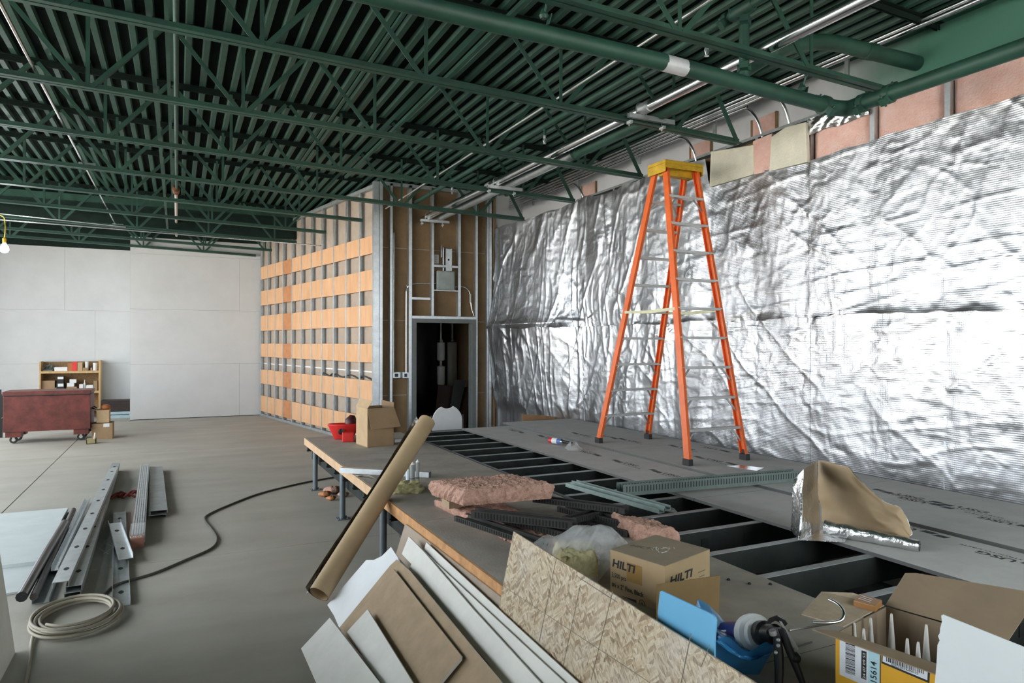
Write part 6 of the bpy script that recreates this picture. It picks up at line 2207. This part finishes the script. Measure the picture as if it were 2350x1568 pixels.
b_.grid(blf, 40, 22)
b_.build('film', BLUE, bf, smooth=180)
b_ = MB()
b_.grid(lambda u_, v_: Vector((F2[0].lerp(F2[5], u_).x + .03 * v_, F2[0].lerp(F2[5], u_).y + .10 * v_, F2[0].lerp(F2[5], u_).z * (1 - v_) + (ZT + .003) * v_ + 0.02 * math.sin(u_ * 9) * (1 - v_))), 30, 10)
b_.build('film_foot', BLUE, bf, smooth=180)

# ------------------------------------------------------------------ cartridge gun
gn = thing('cartridge_gun', atd(1770, 1440, 2.35), 'black cartridge gun with a blue tube and white collar lying behind the strand board', 'gun')


def g7(x, y, d):
    return atd(1480 + x / 3.3575, 1340 + y / 3.3575, d)


TB0, TB1 = g7(610, 395, 2.62), g7(850, 385, 2.42)
axg = (TB1 - TB0).normalized()
rt_ = 0.048
MB().lathe(TB0, axg, [(rt_ * .96, 0), (rt_, .004), (rt_, (TB1 - TB0).length)], 22).build('blue_tube', mat('deep_blue_label', (0.012, 0.02, 0.20), .35, var=.1), gn, smooth=40)
MB().lathe(TB0 - axg * .0, axg, [(rt_ * 1.02, 0.0), (rt_ * 1.02, .012)], 22).build('white_rim', PAPER, gn, smooth=40)
MB().lathe(TB1 - axg * 0.02, axg, [(rt_ * 1.05, 0), (rt_ * 1.42, .004), (rt_ * 1.46, .02), (rt_ * 1.42, .04), (rt_ * 1.15, .05), (rt_ * 1.12, .07), (rt_ * 0.85, .075)], 26).build('white_collar', WHITE, gn, smooth=40)
ug = axg.cross(Z1).normalized()
vg = ug.cross(axg).normalized()
lb_ = TB0.lerp(TB1, .45)
for k in range(3):
    b_ = MB()
    a0 = math.atan2(0, 1)
    dirc = (EYEV - lb_).normalized()
    tx = dirc - axg * dirc.dot(axg)
    tx.normalize()
    sx_ = tx.cross(axg)
    c = lb_ + tx * (rt_ + .0006) + sx_ * (-0.006 + 0.010 * k)
    b_.add([c - axg * .02, c + axg * .02, c + axg * .02 + sx_ * .005, c - axg * .02 + sx_ * .005], [(0, 1, 2, 3)])
    b_.build('label_print', PAPER, gn)
HD0, HD1 = g7(900, 375, 2.38), g7(1040, 385, 2.28)
axh = (HD1 - HD0).normalized()
MB().lathe(HD0 - axh * .01, axh, [(0.036, 0), (0.042, .01), (0.042, .045), (0.033, .055), (0.033, .10)], 20).build('gun_head', BLACK, gn, smooth=40)
gp = [g7(x_, y_, 2.28) for x_, y_ in ((940, 300), (965, 255), (1030, 232), (1090, 265), (1112, 300), (1075, 330), (1060, 300), (1015, 275), (975, 300))]
MB().poly(gp, ray(1790, 1420).normalized() * 0.03).build('gun_frame', BLACK, gn, bevel=0.003)
MB().tube([g7(1030, 400, 2.27), g7(1040, 540, 2.26), g7(1045, 640, 2.25), g7(1042, 790, 2.24)], [.014, .016, .015, .013], 10).build('handle', BLACK, gn, smooth=50)
MB().tube([g7(1060, 330, 2.27), g7(1110, 470, 2.26), g7(1150, 560, 2.25), g7(1190, 660, 2.24), g7(1240, 790, 2.23)], [.012, .013, .014, .012, .009], 10).build('trigger_lever', BLACK, gn, smooth=50)
MB().lathe(g7(1165, 560, 2.25), (0.8, -0.2, -0.3), [(.016, -.012), (.02, 0), (.016, .012)], 12).build('pivot', BLACK, gn, smooth=40)
for (x_, y_) in ((1038, 425), (1037, 468), (1018, 522)):
    c = g7(x_, y_, 2.25)
    MB().lathe(c, -ray(1790, 1450).normalized(), [(.006, 0), (.006, .004), (.003, .006)], 10).build('rivet', STEELDULL, gn, smooth=40)
MB().poly([g7(x_, y_, 2.26) for x_, y_ in ((1042, 278), (1062, 282), (1195, 490), (1185, 508), (1135, 470), (1110, 400))], ray(1800, 1450).normalized() * .003).build('steel_plate', STEELDULL, gn)
MB().tube([g7(1120, 352, 2.28), g7(1345, 312, 2.32), g7(1480, 290, 2.36)], .004, 8).build('push_rod', ALU, gn, smooth=50)
MB().tube([g7(990, 350, 2.27), g7(1000, 385, 2.27)], .012, 10).build('spring', ALU, gn, smooth=50)
c = onz(1840, 1478, ZT + .003)
tag(MB().tube([c - Vector((.06, .01, 0)), c + Vector((.06, .0, 0))], .003, 6).build('nail', STEELDARK), 'thin dark nail on the boards right of the cartridge gun', 'nail')
for k, (px, py) in enumerate(((1722, 1339), (1674, 1330), (1770, 1340))):
    c = onz(px, py, ZT)
    tag(MB().lathe(c, (0, 0, 1), [(.008, 0), (.009, .004), (.004, .009)], 8).build('debris_crumb', DARK), ['round dark crumb on the boards right of the printed carton', 'flat dark crumb close to the printed carton', 'dark crumb at the inner edge of the left boards'][k], 'crumb')

# ------------------------------------------------------------------ yellow printed carton with nozzles
ZY = 0.80
FL, FRr, BLk = onz(1921, 1449, ZY), onz(2147, 1523, ZY), onz(2043, 1391, ZY)
ux = (FRr - FL); ux.z = 0
uy = (BLk - FL)
WX = ux.length * 1.28
ux.normalize()
uy = uy - ux * uy.dot(ux)
WY = uy.length
uy.normalize()
yb = thing('nozzle_carton', FL - Z1 * (ZY - ZT), 'open yellow printed carton of white nozzles in the lower right foreground', 'box')
YEL = mat('yellow_print', (0.72, 0.38, 0.018), .55, var=.03)
CIN = mat('carton_inside', (0.25, 0.185, 0.12), .85, var=.08)
hY = ZY - ZT - 0.002
def cpan(a, b_, inn, m, nm='side_wall'):
    MB().poly([a, b_, b_ - Z1 * hY, a - Z1 * hY], inn * 0.004).build(nm, m, yb)
FRt, BRt, BLt = FL + ux * WX, FL + ux * WX + uy * WY, FL + uy * WY
cpan(FL, FRt, uy, CIN); cpan(FL, BLt, ux, CIN); cpan(BLt, BRt, -uy, CIN); cpan(FRt, BRt, -ux, CIN)
MB().poly([FL - uy * .0005, FRt - uy * .0005, FRt - uy * .0005 - Z1 * hY, FL - uy * .0005 - Z1 * hY], -uy * 0.0012).build('yellow_face', YEL, yb)
MB().poly([FL - Z1 * (hY - .002), FRt - Z1 * (hY - .002), BRt - Z1 * (hY - .002), BLt - Z1 * (hY - .002)], Z1 * .003).build('bottom', CIN, yb)
# flaps
FLAP = mat('carton_flap', (0.29, 0.21, 0.135), .85, var=.08)
dz = Z1 * .004
fo = onz(1868, 1430, ZY + .01)
MB().poly([FL + dz, FRt + dz, FRt - uy * .055 + dz * 2 - Z1 * .012, FL - uy * .05 - ux * .05 + dz * 2 - Z1 * .004], Z1 * .003).build('flap', FLAP, yb)
MB().poly([BLt + dz, BRt + dz, BRt + uy * .22 + Z1 * .10 + ux * .02, BLt + uy * .17 + Z1 * .085 + ux * .03, BLt + uy * .155 + Z1 * .08 - ux * .0], Z1 * .003).build('flap', FLAP, yb)
MB().poly([FL + uy * .05 + dz, BLt + dz - uy * .01, BLt - ux * .10 + Z1 * .02 - uy * .02, BLt - ux * .19 - uy * .07 + Z1 * .01, FL + uy * .03 - ux * .13 + Z1 * .008], Z1 * .003).build('flap', mat('torn_carton_ply', (0.42, 0.33, 0.23), .85, var=.12, scale=20), yb)
tp = [BLt - ux * .075 - uy * .02, BLt + ux * .0 - uy * .025, BLt + ux * .01 - uy * .10, BLt - ux * .06 - uy * .105]
MB().poly([p + Z1 * .028 for p in tp], -Z1 * .022).build('torn_corner', mat('orange_brown_tape', (0.36, 0.17, 0.055), .4, var=.1), yb, bevel=.003)
for k in range(3):
    p = tp[0].lerp(tp[3], .25 + .2 * k) + Z1 * .029
    strip_on(p + ux * .008, p + ux * .05 - uy * .006, .006, PAPER, 'white_tape', yb, Z1)
# nozzles standing inside
NZ = mat('white_nozzle', (0.62, 0.60, 0.56), .5, var=.03)
for k, (px, ptop, fy) in enumerate(((1963, 1426, .3), (2001, 1415, .5), (2048.5, 1405, .75), (2128.5, 1430, .62), (1985, 1440, .2), (2085, 1462, .3), (2110, 1470, .2))):
    base_ = FL + uy * WY * fy
    rr_ = ray(px, ptop)
    # the tip: on the vertical plane through base_ parallel to ux
    tip = onp(px, ptop, base_, uy)
    zb2 = ZT + .006
    ht = max(.12, tip.z - zb2)
    o = MB().lathe((tip.x, tip.y, zb2), (0, 0, 1), [(.017, 0), (.017, ht * .25), (.013, ht * .3), (.012, ht * .55), (.0042, ht * .97), (.003, ht)], 14).build('nozzle', NZ, smooth=50)
    tag(o, ['first white nozzle from the left standing in the yellow carton', 'second white nozzle from the left standing in the yellow carton', 'tall white nozzle at the back corner of the yellow carton', 'rightmost tall white nozzle in the yellow carton', 'short white nozzle behind the front left wall of the yellow carton', 'short white nozzle behind the front wall middle of the yellow carton', 'short white nozzle behind the front wall right of the yellow carton'][k], 'nozzle', 'white nozzles in the yellow carton')
# printing on the yellow face
nf2 = -uy


def onf(px, py):
    return onp(px, py, FL - uy * .0019, uy)


def fpoly(px, m, nm, lift=.0004):
    P = [onf(*p) - uy * lift for p in px]
    b_ = MB().add(P, [tuple(range(len(P)))])
    nrm = (P[1] - P[0]).cross(P[2] - P[0])
    if nrm.dot(-uy) < 0:
        b_.f[0] = tuple(reversed(b_.f[0]))
    return b_.build(nm, m, yb)


def c6(x, y):
    return 1830 + x / 2.5827, 1330 + y / 2.5827


LBL = mat('label_white', (0.70, 0.74, 0.78), .6)
fpoly([c6(258, 318), c6(497, 395), c6(495, 660), c6(258, 556)], LBL, 'paper_label', .0003)
fpoly([c6(428, 372), c6(497, 395), c6(495, 660), c6(428, 640)], mat('label_blue', (0.42, 0.66, 0.74), .6), 'blue_band', .0006)
fpoly([c6(388, 412), c6(418, 420), c6(416, 588), c6(386, 576)], INK, 'black_band', .0008)
fpoly([c6(508, 408), c6(795, 500), c6(790, 606), c6(506, 488)], INK, 'label_border', .0003)
fpoly([c6(515, 418), c6(782, 503), c6(779, 588), c6(513, 478)], LBL, 'paper_label', .0006)
fpoly([c6(499, 404), c6(503, 405), c6(501, 700), c6(497, 700)], INK, 'dark_line', .0003)
b_ = MB()
yv = 338
rg = random.Random(5)
x0_, x1_ = 293, 350
while yv < 545:
    hh = rg.choice((2.5, 4, 6))
    P = [onf(*c6(x0_, yv)), onf(*c6(x1_, yv + 18)), onf(*c6(x1_, yv + 18 + hh)), onf(*c6(x0_, yv + hh))]
    b_.add([p - uy * .0008 for p in P], [(3, 2, 1, 0)])
    yv += hh + rg.choice((2, 3, 4))
stuff(b_.build('barcode', INK, yb))
b_ = MB()
xv = 535
while xv < 760:
    hh = rg.choice((3, 5, 8))
    f_ = (xv - 515) / 267
    yt_, yb2 = 424 + f_ * 85, 470 + f_ * 90
    P = [onf(*c6(xv, yt_)), onf(*c6(xv + hh, yt_ + hh * .32)), onf(*c6(xv + hh, yb2 + hh * .33)), onf(*c6(xv, yb2))]
    b_.add([p - uy * .0009 for p in P], [(3, 2, 1, 0)])
    xv += hh + rg.choice((3, 4, 6))
stuff(b_.build('barcode', INK, yb))
lettering('printed_number', '515614', onf(*c6(478, 640)) - uy * .0008, Z1, -ux, .011 * 1.6, INK, yb, width=(onf(*c6(478, 480)) - onf(*c6(478, 636))).length, bold=.01)
lettering('printed_number', '24 07 09 52', onf(*c6(412, 582)) - uy * .0010, Z1, -ux, .0075, PAPER, yb, width=(onf(*c6(410, 425)) - onf(*c6(410, 578))).length)
lettering('printed_number', '012', onf(*c6(288, 356)) - uy * .0008, Z1, -ux, .007, INK, yb, width=(onf(*c6(288, 326)) - onf(*c6(288, 356))).length)
lettering('printed_number', '5002207645015', onf(*c6(565, 500)) - uy * .0009, ux, Z1, .0065, INK, yb, width=(onf(*c6(565, 500)) - onf(*c6(725, 556))).length)

# bent bright hook over the carton
def d6(x, y, z):
    return onz(*c6(x, y), z)


hk = [d6(195, 112, .855), d6(240, 135, .855), d6(270, 165, .85), d6(283, 200, .84), d6(262, 236, .826), d6(190, 250, .822), d6(95, 246, .822)]
o = MB().tube(arc(hk, 6), .005, 10).build('wire_hook', CHROME, smooth=50)
tag(o, 'bent shiny metal hook lying over the left flap of the yellow carton', 'hook')
# white board close to the camera at the lower right
dW = 1.85
q0, q1 = atd(2168, 1408, dW), atd(2420, 1508, dW - .10)
nW = (q1 - q0).cross(Z1)
edge_px = [(2163, 1411), (2165, 1425), (2161, 1440), (2160, 1452), (2156, 1458), (2160, 1468), (2155, 1478), (2153, 1520), (2149, 1568), (2140, 1700)]
P = [onp(x_, y_, q0, nW) for x_, y_ in edge_px]
P = [q0] + [p for p in P if p.z > ZT + .004]
lowz = Vector((P[-1].x, P[-1].y, ZT + .003))
P.append(lowz)
P.append(Vector((q1.x, q1.y, ZT + .003)))
P.append(q1)
o = MB().poly(P, Vector((nW.x, nW.y, 0)).normalized() * (-.006 if nW.y < 0 else .006)).build('white_board', mat('bluish_white_card', (0.80, 0.85, 0.87), .7, var=.02))
tag(o, 'white board with a torn left edge standing in the lower right corner', 'board')

# ------------------------------------------------------------------ folded kraft and foil sheet on the panels
fs = thing('folded_foil', onz(1884, 1205, ZT), 'folded sheet of kraft backed foil standing on the grey panels', 'foil')


def c8(x, y):
    return 1750 + x / 2.76, 1000 + y / 2.76


XK = 3.74
top8 = [(345, 150), (400, 155), (450, 165), (485, 175), (560, 190), (600, 235), (640, 282), (700, 350), (770, 415), (860, 445), (895, 505), (930, 612)]
bot8 = [(368, 570), (420, 575), (470, 582), (520, 590), (575, 600), (640, 610), (700, 620), (760, 628), (810, 632), (860, 640), (890, 645), (932, 650)]
T_ = [onx(*c8(*p), XK) for p in top8]
B_ = [onx(*c8(*p), XK) for p in bot8]
for p in B_:
    p.z = max(p.z, ZT + .003)
nk = vnoise(55)


def kf(u_, v_):
    k = u_ * (len(T_) - 1)
    i = min(int(k), len(T_) - 2)
    P = B_[i].lerp(B_[i + 1], k - i).lerp(T_[i].lerp(T_[i + 1], k - i), v_)
    return P + Vector((0.022 * float(nk(np.array(u_ * 6), np.array(v_ * 5))) + .012 * math.sin(u_ * 5 + v_ * 3), 0, 0))


MB().grid(kf, 50, 26).build('kraft_face', KRAFT, fs, smooth=180)
MB().grid(lambda u_, v_: kf(u_, v_) + Vector((0.003, 0, 0)), 50, 26).build('foil_back', FOILEDGE, fs, smooth=180)
PL = [onz(*c8(182, 590), ZT + .02), onz(*c8(235, 655), ZT + .012), onz(*c8(370, 600), ZT + .004)]
TLp = [onp(*c8(200, 270), PL[0], (_s, _c, 0)), onp(*c8(262, 205), PL[1] + Vector((.15, .1, 0)), (_s, _c, 0)), T_[0]]
MB().grid(lambda u_, v_: (lambda k, i: PL[i].lerp(PL[i + 1], k - i).lerp(TLp[i].lerp(TLp[i + 1], k - i), v_) + Vector((-.4, -.5, 0)) * (.03 * float(nk(np.array(u_ * 5 + 9), np.array(v_ * 6))) + .02 * math.sin(v_ * 6.0)))(u_ * 2, min(int(u_ * 2), 1)), 26, 26).build('foil_fold', FOILEDGE, fs, smooth=180)
r0, r1 = onz(*c8(400, 575), ZT + .045), onz(*c8(1000, 690), ZT + .03)
b_ = MB()
b_.grid(lambda u_, v_: r0.lerp(r1, u_) + (Vector((0, 0, 1)) * math.sin(v_ * 6.6) + Vector((.75, .3, 0)) * math.cos(v_ * 6.6)) * (.045 - .012 * u_ + .003 * math.sin(u_ * 23 + v_ * 9)), 40, 24)
b_.build('rolled_edge', FOILEDGE, fs, smooth=180)
P = [onz(*c8(*p), ZT + .004) for p in ((235, 655), (525, 668), (540, 640), (380, 590))]
MB().poly(P, Z1 * .002).build('foil_foot', FOILEDGE, fs)
